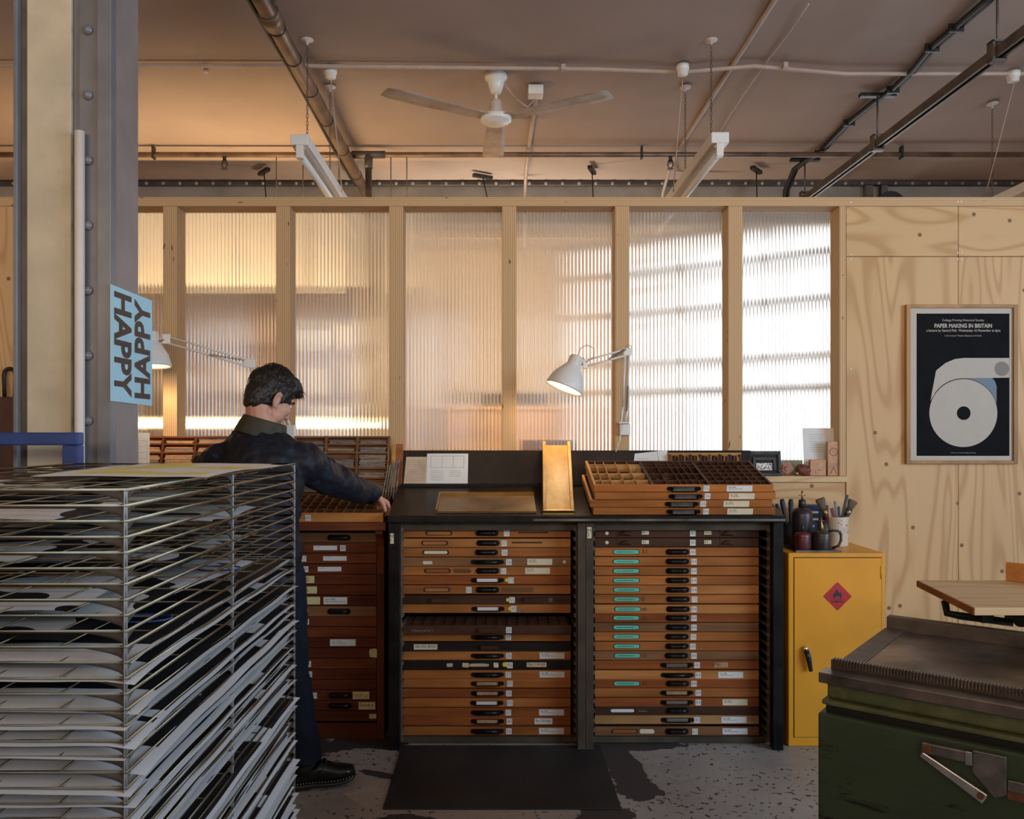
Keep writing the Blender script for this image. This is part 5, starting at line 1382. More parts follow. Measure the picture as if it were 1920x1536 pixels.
def oilcan(name, label, px, d, r, ztop_body, ztop, mat, prof=None):
    x = cx(px, d); t = thing(name, label, 'oil can', (x, d, zt), 'oil cans on the yellow cabinet')
    T = Matrix.Translation((x, d, zt+0.006)); h = ztop_body-zt-0.006
    MB().lathe([(r*0.96, 0), (r, 0.004), (r, h*0.80), (r*0.95, h*0.88), (r*0.72, h*0.95), (r*0.36, h), (0, h)], T, 24).build('body', M[mat], t)
    return t, x, T, h
# tray under the cans
tx0, tx1 = cx(1489, 3.95), cx(1574, 3.95)
t = thing('drip_tray', 'thin dark metal tray under the oil cans', 'tray', ((tx0+tx1)/2, 4.0, zt))
MB().box(tx0, tx1, 3.93, 4.12, zt+0.0005, zt+0.004).build('plate', M['iron'], t, 0.001)
for a, b_, c_, d_ in ((tx0, tx1, 3.926, 3.93), (tx0, tx1, 4.12, 4.124)): MB().box(a, b_, c_, d_, zt+0.0005, zt+0.009).build('rim', M['steel'], t)
# tall bottle shaped can
t, x, T, h = oilcan('oil_can', 'tall dark blue oil can with cross tap on the cabinet', 1504, 4.075, 0.050, zt+0.200, 0, 'oilcan')
MB().lathe([(0.018, h-0.002), (0.0165, h+0.036), (0.010, h+0.040), (0.0, h+0.040)], T, 16).build('neck', M['oilcan'], t)
MB().cyl(T @ Vector((0,0,h+0.038)), T @ Vector((0,0,h+0.082)), 0.0045, n=8).build('spout', M['brass'], t)
MB().cyl(T @ Vector((-0.018,0,h+0.060)), T @ Vector((0.018,0,h+0.060)), 0.0022, n=6).build('tap_bar', M['brass'], t)
t, x, T, h = oilcan('oil_can', 'squat red stained oil tin before the tall can', 1505, 3.985, 0.0385, zt+0.092, 0, 'oilred')
MB().lathe([(0.0375, h*0.62), (0.0392, h*0.70), (0.0375, h*0.78)], T, 24).build('band', M['tin'], t)
MB().cyl(T @ Vector((0,0,h)), T @ Vector((0,0,h+0.035)), 0.008, 0.004, n=10).build('nozzle', M['tin'], t)
t, x, T, h = oilcan('oil_can', 'squat grey oil tin with curved handle on the cabinet', 1540, 3.985, 0.0445, zt+0.098, 0, 'tin')
MB().lathe([(0.0435, h*0.72), (0.0455, h*0.76), (0.0435, h*0.80)], T, 24).build('band', M['tin'], t)
MB().tube([T @ Vector(q) for q in ((0,0,h-0.002),(0.002,0,h+0.02),(0,0,h+0.035),(0,0,h+0.066))], [0.014, 0.009, 0.005, 0.003], 10).build('spout', M['brass'], t)
MB().cyl(T @ Vector((-0.012,0,h+0.046)), T @ Vector((0.014,0,h+0.046)), 0.0018, n=6).build('thumb_lever', M['brass'], t)
MB().tube([T @ Vector(q) for q in ((0.030,0,h*0.92),(0.050,-0.01,h*1.0),(0.074,-0.012,h*0.98),(0.090,-0.012,h*0.85),(0.090,-0.012,h*0.5),(0.078,-0.012,h*0.2),(0.050,-0.006,h*0.07))], 0.0062, 10).build('handle', M['tin'], t)
t = thing('dark_oiler', 'black pear shaped oiler funnel behind the grey tin', 'oiler', (cx(1545, 4.12), 4.12, zt))
T = Matrix.Translation((cx(1545, 4.10), 4.10, zt))
MB().lathe([(0.030, 0.001), (0.034, 0.02), (0.032, 0.08), (0.018, 0.12), (0.010, 0.135), (0.0, 0.136)], T, 18).build('body', M['darkhandle'], t)
# jug of brushes
jx, jy = cx(1569, 4.16), 4.16
t = thing('brush_jug', 'speckled off white plastic tub holding brushes on the cabinet', 'tub', (jx, jy, zt))
T = Matrix.Translation((jx, jy, zt+0.0005))
MB().lathe([(0.050, 0), (0.0525, 0.004), (0.0555, 0.142), (0.0575, 0.146), (0.0545, 0.147), (0.051, 0.142), (0.048, 0.006), (0.0, 0.005)], T, 28).build('wall', M['jug'], t)
sp_ = MB(); r = random.Random(2)
for _ in range(16):
    a = -PI/2 + r.uniform(-1.0, 1.0); z = r.uniform(0.02, 0.13); rr = 0.0540+0.0021*z/0.14
    sp_.ell(T @ Vector((rr*math.cos(a), rr*math.sin(a), z)), (r.uniform(.001, .004), 0.0012, r.uniform(.001, .003)), Matrix.Rotation(a+PI/2, 3, 'Z'), 8, 5)
o = sp_.build('ink_flecks', M['oilcan'], t)
def brush(label, base, tip, head, mats, flat=True):
    base, tip = Vector(base), Vector(tip); d = (tip-base); L = d.length; dn = d.normalized()
    t = thing('paint_brush', label, 'brush', base, 'brushes in the tub')
    hb = base + dn*(L-head-0.036)
    MB().tube([base, base.lerp(hb, .5), hb], [0.006, 0.008, 0.011], 10).build('handle', M[mats[0]], t)
    MB().tube([hb-dn*0.002, hb+dn*0.036], [0.013, 0.017], 12).build('ferrule', M[mats[1]], t)
    u = Vector((dn.z, 0, -dn.x)); rings = []
    for s_, k in ((0, .015), (.4, .019), (.8, .025), (1.0, .024)):
        c_ = hb + dn*(0.035+head*s_)
        rings.append([c_ + u*k*math.cos(a) + Vector((0,1,0))*k*0.5*math.sin(a) for a in [2*PI*q/16 for q in range(16)]])
    MB().loft(rings, 0).build('bristles', M[mats[2]], t)
brush('dark bristled brush leaning out of the tub towards the oil cans', (jx-0.01, jy-0.012, zt+0.02), P(1537, 935, 4.14), 0.058, ('redhandle', 'brass', 'bristle'))
brush('fan shaped grey bristled brush leaning out at the tub\'s wall side', (jx+0.0, jy+0.015, zt+0.02), P(1600, 938, 4.19), 0.05, ('darkhandle', 'steel', 'bristle'))
for lab, b0, tp_, r0, mk in (('flat dark wooden stick standing in the brush tub', (jx+0.008, jy+0.02, zt+0.02), P(1589, 928, 4.19), 0.0075, 'darkhandle'), ('grey metal scraper standing in the brush tub', (jx+0.01, jy-0.02, zt+0.02), P(1566, 940, 4.14), 0.006, 'steel'),
                            ('red handled tool standing in the brush tub', (jx+0.0, jy-0.03, zt+0.02), P(1560, 953, 4.13), 0.009, 'redhandle'), ('short black stick standing in the brush tub', (jx+0.02, jy+0.0, zt+0.02), P(1573, 950, 4.17), 0.006, 'plier')):
    b0 = Vector(b0); dn = (tp_-b0).normalized(); u = Vector((dn.z, 0, -dn.x))
    pol = [b0-u*r0*0.8, b0+u*r0*0.8, tp_+u*r0-dn*0.003, tp_+u*r0*0.7, tp_-u*r0*0.7, tp_-u*r0-dn*0.003]
    tag(MB().prism(pol, (0, 0.006, 0)).build('tool_stick', M[mk], None, 0.001, fix=True), lab, 'tool', 'tools in the brush tub')
# blue printed tin and grey pot of pliers behind
x = cx(1530, 4.22); t = thing('ink_tin', 'dark blue printed tin behind the oil cans', 'tin', (x, 4.23, zt))
MB().box(x-0.055, x+0.055, 4.19, 4.27, zt+0.0005, zt+0.20).build('body', M['bluecan'], t, 0.008)
for z in (0.09, 0.125, 0.16): MB().box(x-0.05, x-0.02+0.02*(z > 0.1), 4.1885, 4.19, zt+z, zt+z+0.010).build('print_strip', M['paper'], t)
x = cx(1475, 4.2); t = thing('tool_pot', 'grey plastic pot of pliers between black frame and oil cans', 'pot', (x, 4.2, zt))
MB().lathe([(0.030, 0.0005), (0.034, 0.11), (0.031, 0.11), (0.027, 0.006), (0, 0.006)], Matrix.Translation((x+0.015, 4.2, zt)), 20).build('wall', M['plier'], t)
for k, (px, py, w) in enumerate(((1456, 945, .010), (1466, 936, .013), (1483, 936, .013))):
    p = P(px, py, 4.2); b0 = Vector((x+0.002+0.008*k, 4.2, zt+0.012))
    tag(MB().tube([b0, b0.lerp(p, .6), b0.lerp(p, .9), p], [0.005, 0.008, w, w*0.7], 10).build('plier_grip', M['plier']), 'dark plier grip sticking out of the grey pot, %s' % ('lowest', 'middle', 'beside the oil can')[k], 'tool', 'pliers in the grey pot')

# =================================================================== SILL ORNAMENTS
zs = ZS + 0.001
x0, x1 = cx(1403, 4.36), cx(1464, 4.36)
t = thing('printing_chase', 'small dark iron chase with locked type on the sill', 'chase', ((x0+x1)/2, 4.36, zs))
a = 0.12; G = Matrix.Translation(((x0+x1)/2, 4.345, zs)) @ Matrix.Rotation(-a, 4, 'X'); w = x1-x0; hh = 0.132
for q in ((-w/2, w/2, 0, 0.016), (-w/2, w/2, hh-0.016, hh)): MB().box(q[0], q[1], 0, 0.018, q[2], q[3], M=G).build('chase_bar', M['iron'], t, 0.002)
for q in ((-w/2, -w/2+0.016), (w/2-0.016, w/2)): MB().box(q[0], q[1], 0, 0.018, 0.0161, hh-0.0161, M=G).build('chase_bar', M['iron'], t, 0.002)
MB().box(-w/2+0.017, w/2-0.017, 0.012, 0.016, 0.0165, hh-0.0165, M=G).build('backing', M['blackwood'], t)
MB().box(-0.045, 0.038, 0.001, 0.0119, 0.030, 0.068, M=G).build('type_block', M['brightsteel'], t)
for q in ((-0.05, 0.045, 0.084, 0.098), (0.045, 0.060, 0.03, 0.098), (-0.06, -0.048, 0.03, 0.1)): MB().box(q[0], q[1], 0.002, 0.0119, q[2], q[3], M=G).build('furniture_bar', M['iron'], t)
tm = MB().text('College Press', G @ Vector((-0.03, 0.0005, 0.072)), G.to_3x3() @ Vector((1,0,0)), G.to_3x3() @ Vector((0,0,1)), w=0.06, h=0.008, mi=0)
r = random.Random(4)
for _ in range(60):
    u, v = r.uniform(-.043, .034), r.uniform(.032, .064); tm.box(u, u+0.004, 0.0, 0.001, v, v+0.0035, 0, M=G)
tm.build('type_face', M['iron'], t)
x = cx(1476, 4.36)
t = thing('carved_rose', 'pink carved rosette on the sill beside the chase', 'ornament', (x, 4.36, zs))
for k, (r0, dd) in enumerate(((0.036, 0.0), (0.026, -0.010), (0.015, -0.018))):
    b = MB(); pts = []
    for i in range(40):
        aa = 2*PI*i/40; rr = r0*(1+0.09*math.cos(5*aa+k)); pts.append((x+rr*math.cos(aa), 4.372+dd, zs+0.0375+rr*math.sin(aa)))
    b.prism(pts, (0, 0.014, 0)); b.build('petal_ring', M['rosewood'], t, 0.004, fix=True)
x = cx(1507, 4.36)
b = MB(); b.ell((x, 4.37, zs+0.029), (0.042, 0.03, 0.031), None, 26, 18)
b.v = [tuple(Vector(q) + (Vector(q)-Vector((x, 4.37, zs+0.029)))*0.30*mnoise.noise(Vector(q)*45)) for q in b.v]
b.v = [(q[0], q[1], max(q[2], zs)) for q in b.v]
tag(b.build('wax_lump', M['brownstone']), 'lumpy dark brown stone on the sill beside the wood blocks', 'stone')
b = MB().ell((cx(1494, 4.34), 4.345, zs+0.012), (0.012, 0.012, 0.0118), None, 12, 8); tag(b.build('brass_ornament', M['brass']), 'tiny brass bead on the sill before the brown stone', 'bead')
def block(name, label, px0, px1, py1, y0, th, marks):
    a, z1 = XZ(px0, py1, y0); e, _ = XZ(px1, py1, y0)
    t = thing(name, label, 'block', ((a+e)/2, y0, zs))
    MB().box(a, e, y0, y0+th, zs, z1).build('body', M['copperblock'], t, 0.002)
    marks(t, a, e, y0, z1)
def mk1(t, a, e, y, z1):
    MB().tube([(a+.030, y-.0006, zs+.012), (a+.036, y-.0006, zs+.04), (a+.046, y-.0006, zs+.06), (a+.05, y-.0006, z1-.012)], 0.0016, 6).build('carving', M['cream'], t)
    MB().tube([(a+.038, y-.0006, zs+.035), (a+.054, y-.0006, zs+.048), (a+.066, y-.0006, zs+.07)], 0.0014, 6).build('carving', M['cream'], t)
    MB().tube([(a+.040, y-.0006, zs+.03), (a+.060, y-.0006, zs+.03)], 0.0014, 6).build('carving', M['blockdark'], t)
block('carved_block', 'broad copper toned wood block with carved stroke on the sill', 1519, 1549, 862, 4.362, 0.022, mk1)
def mk2(t, a, e, y, z1):
    m_ = (a+e)/2
    MB().tube([(m_+.020*math.cos(q*PI/12), y-.0004, z1-.055+.020*math.sin(q*PI/12)) for q in range(24)], 0.0016, 6, closed=True).build('carving', M['blockdark'], t)
    MB().ell((m_-.010, y, z1-.108), (.004, .0015, .004), None, 8, 6).build('carving', M['cream'], t); MB().ell((m_+.010, y, z1-.108), (.004, .0015, .004), None, 8, 6).build('carving', M['cream'], t)
    MB().tube([(m_-.016, y-.0004, z1-.17), (m_, y-.0004, z1-.135), (m_+.016, y-.0004, z1-.17)], 0.0016, 6).build('carving', M['blockdark'], t)
block('tall_block', 'tall copper toned wood letter block at the sill end', 1552, 1574, 828, 4.37, 0.022, mk2)
x0, z1 = XZ(1507, 803, 4.42); x1, _ = XZ(1570, 803, 4.42)
c = [Vector((x0, 4.41, zs)), Vector((x1, 4.41, zs)), Vector((x1, 4.44, z1)), Vector((x0, 4.44, z1))]
sheet_on('printed_leaf', 'white printed leaf standing behind the wood blocks on the sill', c, 'paper', 'sheet', 0.001, line_marks([(0.18, 0.6, 0.5+0.045*k) for k in range(9)]))

# =================================================================== RUBBER MAT
b = MB().box(-0.445, 0.493, 3.245, 3.90, 0.0005, 0.007)
tag(b.build('rubber_mat', M['rubber'], None, 0.002), 'black rubber mat on the floor before the composing frame', 'mat')

# =================================================================== PRINT DRYING RACK
RXR, RXL, RY0, RY1 = -0.5365, -1.124, 1.20, 2.205
RZ, RP, RN = 1.3975, 0.0228, 44
rack = thing('drying_rack', 'tall wire print drying rack of hinged trays in front of the column', 'rack', ((RXR+RXL)/2, (RY0+RY1)/2, 0))
def tray_mesh():
    b = MB(); w = RXR-RXL; L = RY1-RY0; r = 0.0027
    b.tube([(0,0,0), (-w,0,0), (-w,L,0), (0,L,0)], r, 6, closed=True)
    b.cyl((-w, 0.012, -0.004), (0, 0.012, -0.004), 0.002, n=6)
    for k in range(1, 9): y = L*k/9; b.cyl((-w, y, -0.003), (0, y, -0.003), 0.0016, n=5)
    for k in range(1, 6): x = -w*k/6; b.cyl((x, 0, 0.0), (x, L, 0.0), 0.0016, n=5)
    return b.mesh('wire_tray', M['wire'], (0,0,0))
def gusset_mesh(dx, dy1, dy2):
    """folded sheet gusset hanging one pitch down from the tray corner: flare along the x rod (dx) and along the side rod (dy1, dy2)"""
    b = MB(); h = RP*0.93; th = 0.0012
    def plate(top0, top1, axis):
        n = 6; vs = []
        for i in range(n+1):
            s = i/n; k = (1-s)**2.2
            for e in (0, 1):
                q = (top0 if e == 0 else top1)*k + (0.0035 if e else -0.0035)*(1 if axis else 0) + (0 if axis else (0.0 if e == 0 else -0.006))*(1 if not axis else 0)
                vs.append((q, 0.003, -0.001-h*s) if not axis else (-0.003, q, -0.001-h*s))
        m = len(vs)
        off = (0, th, 0) if not axis else (th, 0, 0)
        vs += [(a+off[0], c+off[1], z) for a, c, z in vs]
        fs = []
        for i in range(n):
            a = 2*i; fs += [(a, a+1, a+3, a+2), (m+a, m+a+2, m+a+3, m+a+1), (a, a+2, m+a+2, m+a), (a+1, m+a+1, m+a+3, a+3)]
        b.add(vs, fs, 0, True)
    if dx: plate(0.0, dx, False)
    plate(dy1, dy2, True)
    return b.mesh('gusset', M['gusset'], (0,0,0))
TM = tray_mesh()
GN, GM_, GF = gusset_mesh(-0.075, 0.0, 0.045), gusset_mesh(-0.03, -0.045, 0.045), gusset_mesh(-0.04, -0.06, 0.0)
for k in range(RN):
    z = RZ - RP*k
    tr = place('wire_tray', TM, (RXR, RY0, z), rack)
    place('gusset', GN, (RXR, RY0, z), tr); place('gusset', GM_, (RXR, 1.687, z), tr); place('gusset', GF, (RXR, RY1, z), tr)
zb_ = RZ - RP*RN
for x in (RXL+0.02, RXR-0.02):
    for y in (RY0+0.03, RY1-0.03):
        MB().box(x-0.015, x+0.015, y-0.015, y+0.015, 0.05, zb_+RP-0.008).build('leg', M['gusset'], rack, 0.002)
        MB().cyl((x-0.012, y, 0.026), (x+0.012, y, 0.026), 0.026, n=16).build('castor', M['blackplastic'], rack)
for y in (RY0+0.03, RY1-0.03): MB().box(RXL+0.036, RXR-0.036, y-0.012, y+0.012, zb_-0.02, zb_+0.004).build('base_rail', M['gusset'], rack)
for x in (cx(44, RY1+0.02), cx(51, RY1+0.02)): MB().cyl((x, RY1+0.012, 0.3), (x, RY1+0.012, RZ-0.01), 0.003, n=6).build('spring_rod', M['brightsteel'], rack)

# prints lying on the trays
def sheet_mesh(seed, w, L, droopf, droops, mat):
    nx, ny = 14, 20; b = MB(); vs = []; r = random.Random(seed); ph = r.uniform(0, 6)
    for j in range(ny+1):
        v = -L/2 + L*j/ny
        for i in range(nx+1):
            u = -w/2 + w*i/nx
            ef = max(0, (-L/2+0.09 - v)/0.09); es = max(0, (u-(w/2-0.06))/0.06); eb = max(0, (v-(L/2-0.06))/0.06)
            z = -droopf*ef**1.6 - droops*es**1.6 - 0.004*eb**2 + 0.0012*math.sin(v*21+ph) + 0.0008*math.sin(u*26+ph)
            vs.append((u, v, z))
    fs = [(j*(nx+1)+i, j*(nx+1)+i+1, (j+1)*(nx+1)+i+1, (j+1)*(nx+1)+i) for j in range(ny) for i in range(nx)]
    b.add(vs, fs, 0, True)
    m = b.mesh('print_sheet', mat, (0,0,0)); return m
SHEETS = [sheet_mesh(s, 0.565, 0.985, 0.006+0.002*(s % 3), 0.002+0.002*((s*2) % 3), M['print'][s]) for s in range(5)]
ORD = ['first','second','third','fourth','fifth','sixth','seventh','eighth','ninth','tenth','eleventh','twelfth','thirteenth','fourteenth','fifteenth','sixteenth','seventeenth','eighteenth','nineteenth','twentieth',
       'twenty-first','twenty-second','twenty-third','twenty-fourth','twenty-fifth','twenty-sixth','twenty-seventh','twenty-eighth','twenty-ninth','thirtieth','thirty-first','thirty-second','thirty-third','thirty-fourth','thirty-fifth','thirty-sixth']
r = random.Random(21); n = 0
full = list(range(11, RN-1))
for k in full:
    if k in (13, 26): continue
    z = RZ - RP*k + 0.0046
    o = place('print_sheet', SHEETS[n % 5], (RXR-0.275+r.uniform(-0.006, 0.012), (RY0+RY1)/2-0.004+r.uniform(-0.018, 0.008), z))
    o.rotation_euler.z = r.uniform(-0.012, 0.012)
    tag(o, 'black and white print, %s down in the tight run filling the lower rack' % ORD[n], 'print', 'prints drying in the rack'); n += 1
small = [sheet_mesh(40+s, 0.40, 0.56, 0.004, 0.004, M['printmix'][s]) for s in range(3)]
for q, (k, x, y, s) in enumerate(((1, -0.90, 1.72, 0), (2, -0.86, 1.50, 1), (4, -0.76, 1.90, 2), (5, -0.90, 1.56, 1), (7, -0.78, 1.80, 0), (8, -0.86, 1.50, 2), (9, -0.76, 1.60, 1), (10, -0.84, 1.52, 0))):
    o = place('print_sheet', small[s], (x, y, RZ - RP*k + 0.0046)); o.rotation_euler.z = 0.1*(q % 3-1)
    tag(o, 'smaller black and white print lying %s from the top in the sparse upper trays' % ORD[q], 'print', 'small prints in the upper trays')
ym = [sheet_mesh(60+s, 0.33, 0.50, 0.003, 0.002, M['printyellow']) for s in range(2)]
o = place('print_sheet', ym[0], (-0.73, 1.92, RZ+0.0046)); o.rotation_euler.z = 0.06; tag(o, 'yellow washed print on the top tray, farther one', 'print', 'yellow prints on the top tray')
o = place('print_sheet', ym[1], (-0.675, 1.75, RZ+0.0075)); o.rotation_euler.z = -0.05; tag(o, 'yellow washed print on the top tray, nearer one', 'print', 'yellow prints on the top tray')
for q, (px, py, d) in enumerate(((410, 1080, 1.72), (270, 1178, 1.36))):
    p = P(px, py, d); k = round((RZ-p.z)/RP); z = RZ-RP*k+0.0062
    a = []
    for i in range(20): a.append((p.x+0.045*math.cos(i*PI/10), p.y+0.030*math.sin(i*PI/10), z))
    tag(MB().tube(a, 0.0016, 6, closed=True).build('blue_clip', M['bluepaint']), 'blue oval tag lying in the rack, %s one' % ('upper', 'lower')[q], 'tag')

# =================================================================== BLUE STEEL TROLLEY FRAME
YB = 2.30
t = thing('trolley_frame', 'blue steel trolley frame standing between rack and column', 'trolley', (-1.42, YB, 0))
xp = cx(137, YB); z1, z0 = 1.48-(811-812)*YB/F, 1.48-(835-812)*YB/F
MB().box(-1.75, cx(152, YB), YB-0.018, YB+0.018, z0, z1).build('top_bar', M['bluepaint'], t, 0.004)
for x in (xp, -1.73): MB().box(x-0.022, x+0.022, YB-0.018, YB+0.018, 0.05, z0-0.0005).build('post', M['bluepaint'], t, 0.003)
MB().box(-1.70, xp-0.023, YB-0.016, YB+0.016, 0.14, 0.18).build('lower_bar', M['bluepaint'], t, 0.003)
for x in (xp, -1.73): MB().cyl((x-0.012, YB, 0.026), (x+0.012, YB, 0.026), 0.026, n=16).build('castor', M['blackplastic'], t)

# =================================================================== TOOLS HUNG ON THE PLY WALL LEFT OF THE COLUMN
x = cx(17, 4.33)
t = thing('iron_clamp', 'black iron U hook hung on the ply wall left of the column', 'hook', (x, 4.33, 1.66))
pts = [(x-0.026, 4.335, 1.64), (x-0.030, 4.335, 1.78)] + [(x-0.028*math.cos(a), 4.335, 1.79+0.028*math.sin(a)) for a in [PI*q/8 for q in range(9)]] + [(x+0.030, 4.335, 1.78), (x+0.026, 4.335, 1.64)]
MB().tube(pts, 0.010, 8).build('hook', M['iron'], t)
b = MB().prism([(x-0.045, 4.30, 0.70), (x+0.062, 4.30, 0.70), (x+0.050, 4.30, 1.655), (x+0.043, 4.30, 1.668), (x-0.040, 4.30, 1.668), (x-0.046, 4.30, 1.655)], (0, 0.045, 0))
tag(b.build('leather_sheath', M['wastebrown'], None, 0.006, fix=True), 'dark brown leather sheath hanging under the iron hook', 'sheath')
b = MB().prism([(x+0.036, 4.348, 1.14), (x+0.078, 4.348, 1.14), (x+0.080, 4.348, 1.60), (x+0.052, 4.348, 1.655)], (0, 0.003, 0))
tag(b.build('hung_paper', M['cream'], None, fix=True), 'cream paper strip pinned beside the leather sheath', 'paper')
tag(MB().box(-2.64, -2.40, 3.95, 4.30, 0.0, 0.95).build('brown_crate', M['mo'], None, 0.004), 'tall brown wooden chest on the floor left of the column', 'chest')

# =================================================================== PROOF PRESS
PA = math.radians(-38.5)
PU, PV = Vector((math.cos(PA), math.sin(PA), 0)), Vector((-math.sin(PA), math.cos(PA), 0))
F0 = Vector((0.842, 2.10, 0))
G = Matrix(((PU.x, PV.x, 0, F0.x), (PU.y, PV.y, 0, F0.y), (0, 0, 1, 0), (0, 0, 0, 1)))
t = thing('proofing_press', 'green cast iron proofing press with steel bed and toothed rails', 'press', F0 + PU*0.6 + PV*0.3)
PLn = 1.25
MB().box(-0.015, PLn, -0.030, 0.640, 0.02, 0.775, M=G).build('lower_body', M['green'], t, 0.006)
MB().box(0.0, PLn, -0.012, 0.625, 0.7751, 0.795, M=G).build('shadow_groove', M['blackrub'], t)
MB().box(-0.008, PLn, -0.022, 0.635, 0.7951, 0.808, M=G).build('lip', M['greencast'], t, 0.004)
MB().box(0.0, PLn, -0.006, 0.622, 0.8081, 0.852, M=G).build('upper_casting', M['greencast'], t, 0.008, seg=3)
MB().box(-0.012, PLn, -0.034, 0.028, 0.8521, 0.878, M=G).build('front_rail', M['steel'], t, 0.002)
MB().box(0.0, PLn, 0.0285, 0.048, 0.8521, 0.898, M=G).build('rack_bar', M['darkpipe'], t, 0.001)
b = MB()
n = 170
for k in range(n):
    u = 0.004 + (PLn-0.01)*k/n; b.prism([(u, 0.022, 0.8985), (u+0.0048, 0.022, 0.8985), (u+0.0036, 0.022, 0.9025), (u+0.0012, 0.022, 0.9025)], (0, 0.022, 0), M=G)
    b.prism([(u, 0.0225, 0.882), (u+0.004, 0.0225, 0.886), (u+0.004, 0.0225, 0.899), (u, 0.0225, 0.899)], (0, 0.006, 0), M=G)
b.build('gear_teeth', M['steel'], t, fix=True)
MB().box(0.0, PLn, 0.0485, 0.575, 0.8521, 0.876, M=G).build('bed_plate', M['steel'], t, 0.002)
MB().box(0.0, 0.055, 0.0485, 0.575, 0.8761, 0.8795, M=G).build('bed_end_strip', M['darkpipe'], t, 0.001)
MB().box(0.004, PLn, 0.5755, 0.610, 0.8521, 0.915, M=G).build('rear_rail', M['darkpipe'], t, 0.003)
for u, r0 in ((0.46, 0.008), (0.545, 0.004), (0.57, 0.008)):
    MB().cyl(G @ Vector((u, 0.5752, 0.893)), G @ Vector((u, 0.577, 0.893)), r0, n=12).build('rail_hole', M['blackrub'], t)
b = MB()
for k in range(34):
    u = 0.46 + 0.0155*k; b.box(u, u+0.0085, 0.585, 0.605, 0.9155, 0.926, M=G)
b.build('gear_teeth', M['brightsteel'], t)
MB().box(0.415, 0.80, 0.055, 0.570, 0.880, 0.905, M=G).build('carriage_plate', M['beam'], t, 0.003)
# latch on the front
hd = MB().box(0.225, 0.325, -0.048, -0.0305, 0.735, 0.762, M=G); hd.build('latch_bar', M['olivesteel'], t, 0.004)
MB().cyl(G @ Vector((0.238, -0.049, 0.749)), G @ Vector((0.238, -0.052, 0.749)), 0.010, n=14).build('screw', M['copperrust'], t)
MB().box(0.316, 0.330, -0.054, -0.0485, 0.733, 0.764, M=G).build('latch_tab', M['brightsteel'], t, 0.002)
q0, q1 = Vector((0.222, -0.046, 0.730)), Vector((0.355, -0.046, 0.662)); dq = (q1-q0).normalized(); uq = Vector((-dq.z, 0, dq.x))
MB().prism([q0-uq*0.004, q1-uq*0.014, q1+uq*0.012, q0+uq*0.010], (0, 0.013, 0), M=G).build('latch_arm', M['brightsteel'], t, 0.003, fix=True)
MB().cyl(G @ Vector((0.345, -0.047, 0.668)), G @ Vector((0.345, -0.051, 0.668)), 0.007, n=12).build('screw', M['copperrust'], t)
MB().prism([(0.328, -0.041, 0.765), (0.395, -0.041, 0.765), (0.395, -0.041, 0.680), (0.372, -0.041, 0.668), (0.328, -0.041, 0.715)], (0, 0.0105, 0), M=G).build('latch_plate', M['olivesteel'], t, 0.002, fix=True)
for u in (0.338, 0.360, 0.380):
    MB().cyl(G @ Vector((u, -0.0412, 0.752)), G @ Vector((u, -0.044, 0.752)), 0.008 if u != 0.360 else 0.005, n=12).build('screw', M['olivesteel'], t)
MB().box(0.396, 0.75, -0.040, -0.0305, 0.690, 0.715, M=G).build('guide_rail', M['olivesteel'], t, 0.002)
MB().box(0.396, 0.75, -0.038, -0.0305, 0.672, 0.6895, M=G).build('rust_strip', M['copperrust'], t)
# feed board
zf = 0.975
fb = [(1.322, 2.285), (2.25, 2.285), (2.25, 2.71), (1.382, 2.71)]
MB().prism([(a, c_, zf) for a, c_ in fb], (0, 0, 0.022)).build('feed_board', M['ply_plain'], t, 0.002, fix=True)
MB().prism([(1.322, 2.284, zf+0.001), (1.382, 2.709, zf+0.001), (1.379, 2.711, zf+0.001), (1.319, 2.286, zf+0.001)], (0, 0, 0.020)).build('board_edge', M['or'], t, fix=True)
g0, g1 = Vector((1.665, 2.70, 0)), Vector((2.02, 2.36, 0)); gd = (g1-g0).normalized(); gn = Vector((-gd.y, gd.x, 0))*0.014
zz = zf+0.0225
MB().prism([g0+Vector((0,0,zz)), g1+Vector((0,0,zz)), g1+Vector((0,0,zz+0.060)), g0+Vector((0,0,zz+0.060))], gn).build('guard_strip', M['lo'], t, 0.002, fix=True)
MB().tube([P(1772, 1128, 2.62)+Vector((0,0,0)), P(1776, 1150, 2.6), P(1800, 1155, 2.58), P(1900, 1168, 2.5)], 0.012, 10).build('board_bracket', M['blackrub'], t)
for px in (1842, 1898):
    x = cx(px, 2.55); MB().box(x-0.018, x+0.018, 2.52, 2.56, 0.90, zf-0.0005).build('board_post', M['blackrub'], t)
MB().cyl(P(1912, 1162, 2.45), P(1930, 1162, 2.47), 0.022, n=16).build('hand_knob', M['blackplastic'], t)

# =================================================================== PERSON
def remeshed(b, name, mats, parent, voxel, smooth_it, disp=None, origin=None, shade=True):
    o = b.build(name, mats, parent, origin=origin)
    m = o.modifiers.new('skin', 'REMESH'); m.mode = 'VOXEL'; m.voxel_size = voxel; m.use_smooth_shade = shade
    if smooth_it:
        s = o.modifiers.new('relax', 'SMOOTH'); s.iterations = smooth_it; s.factor = 0.5
    if disp:
        for i, (strength, size) in enumerate(disp):
            tx_ = bpy.data.textures.new(name + '_folds%d' % i, 'CLOUDS'); tx_.noise_scale = size; tx_.noise_depth = 1
            d_ = o.modifiers.new('folds', 'DISPLACE'); d_.texture = tx_; d_.strength = strength; d_.mid_level = 0.5; d_.texture_coords = 'LOCAL'
    return o
PX = Vector((-0.98, 3.42, 0))
per = thing('person', 'person seen from behind in navy jacket and jeans, reaching into a type case', 'person', PX)
fw = Vector((0.62, 0.66, -0.50)).normalized()                    # where the face looks
rt = fw.cross(Vector((0,0,1))).normalized(); up_ = rt.cross(fw).normalized()
HC = Vector((-0.958, 3.52, 1.628))
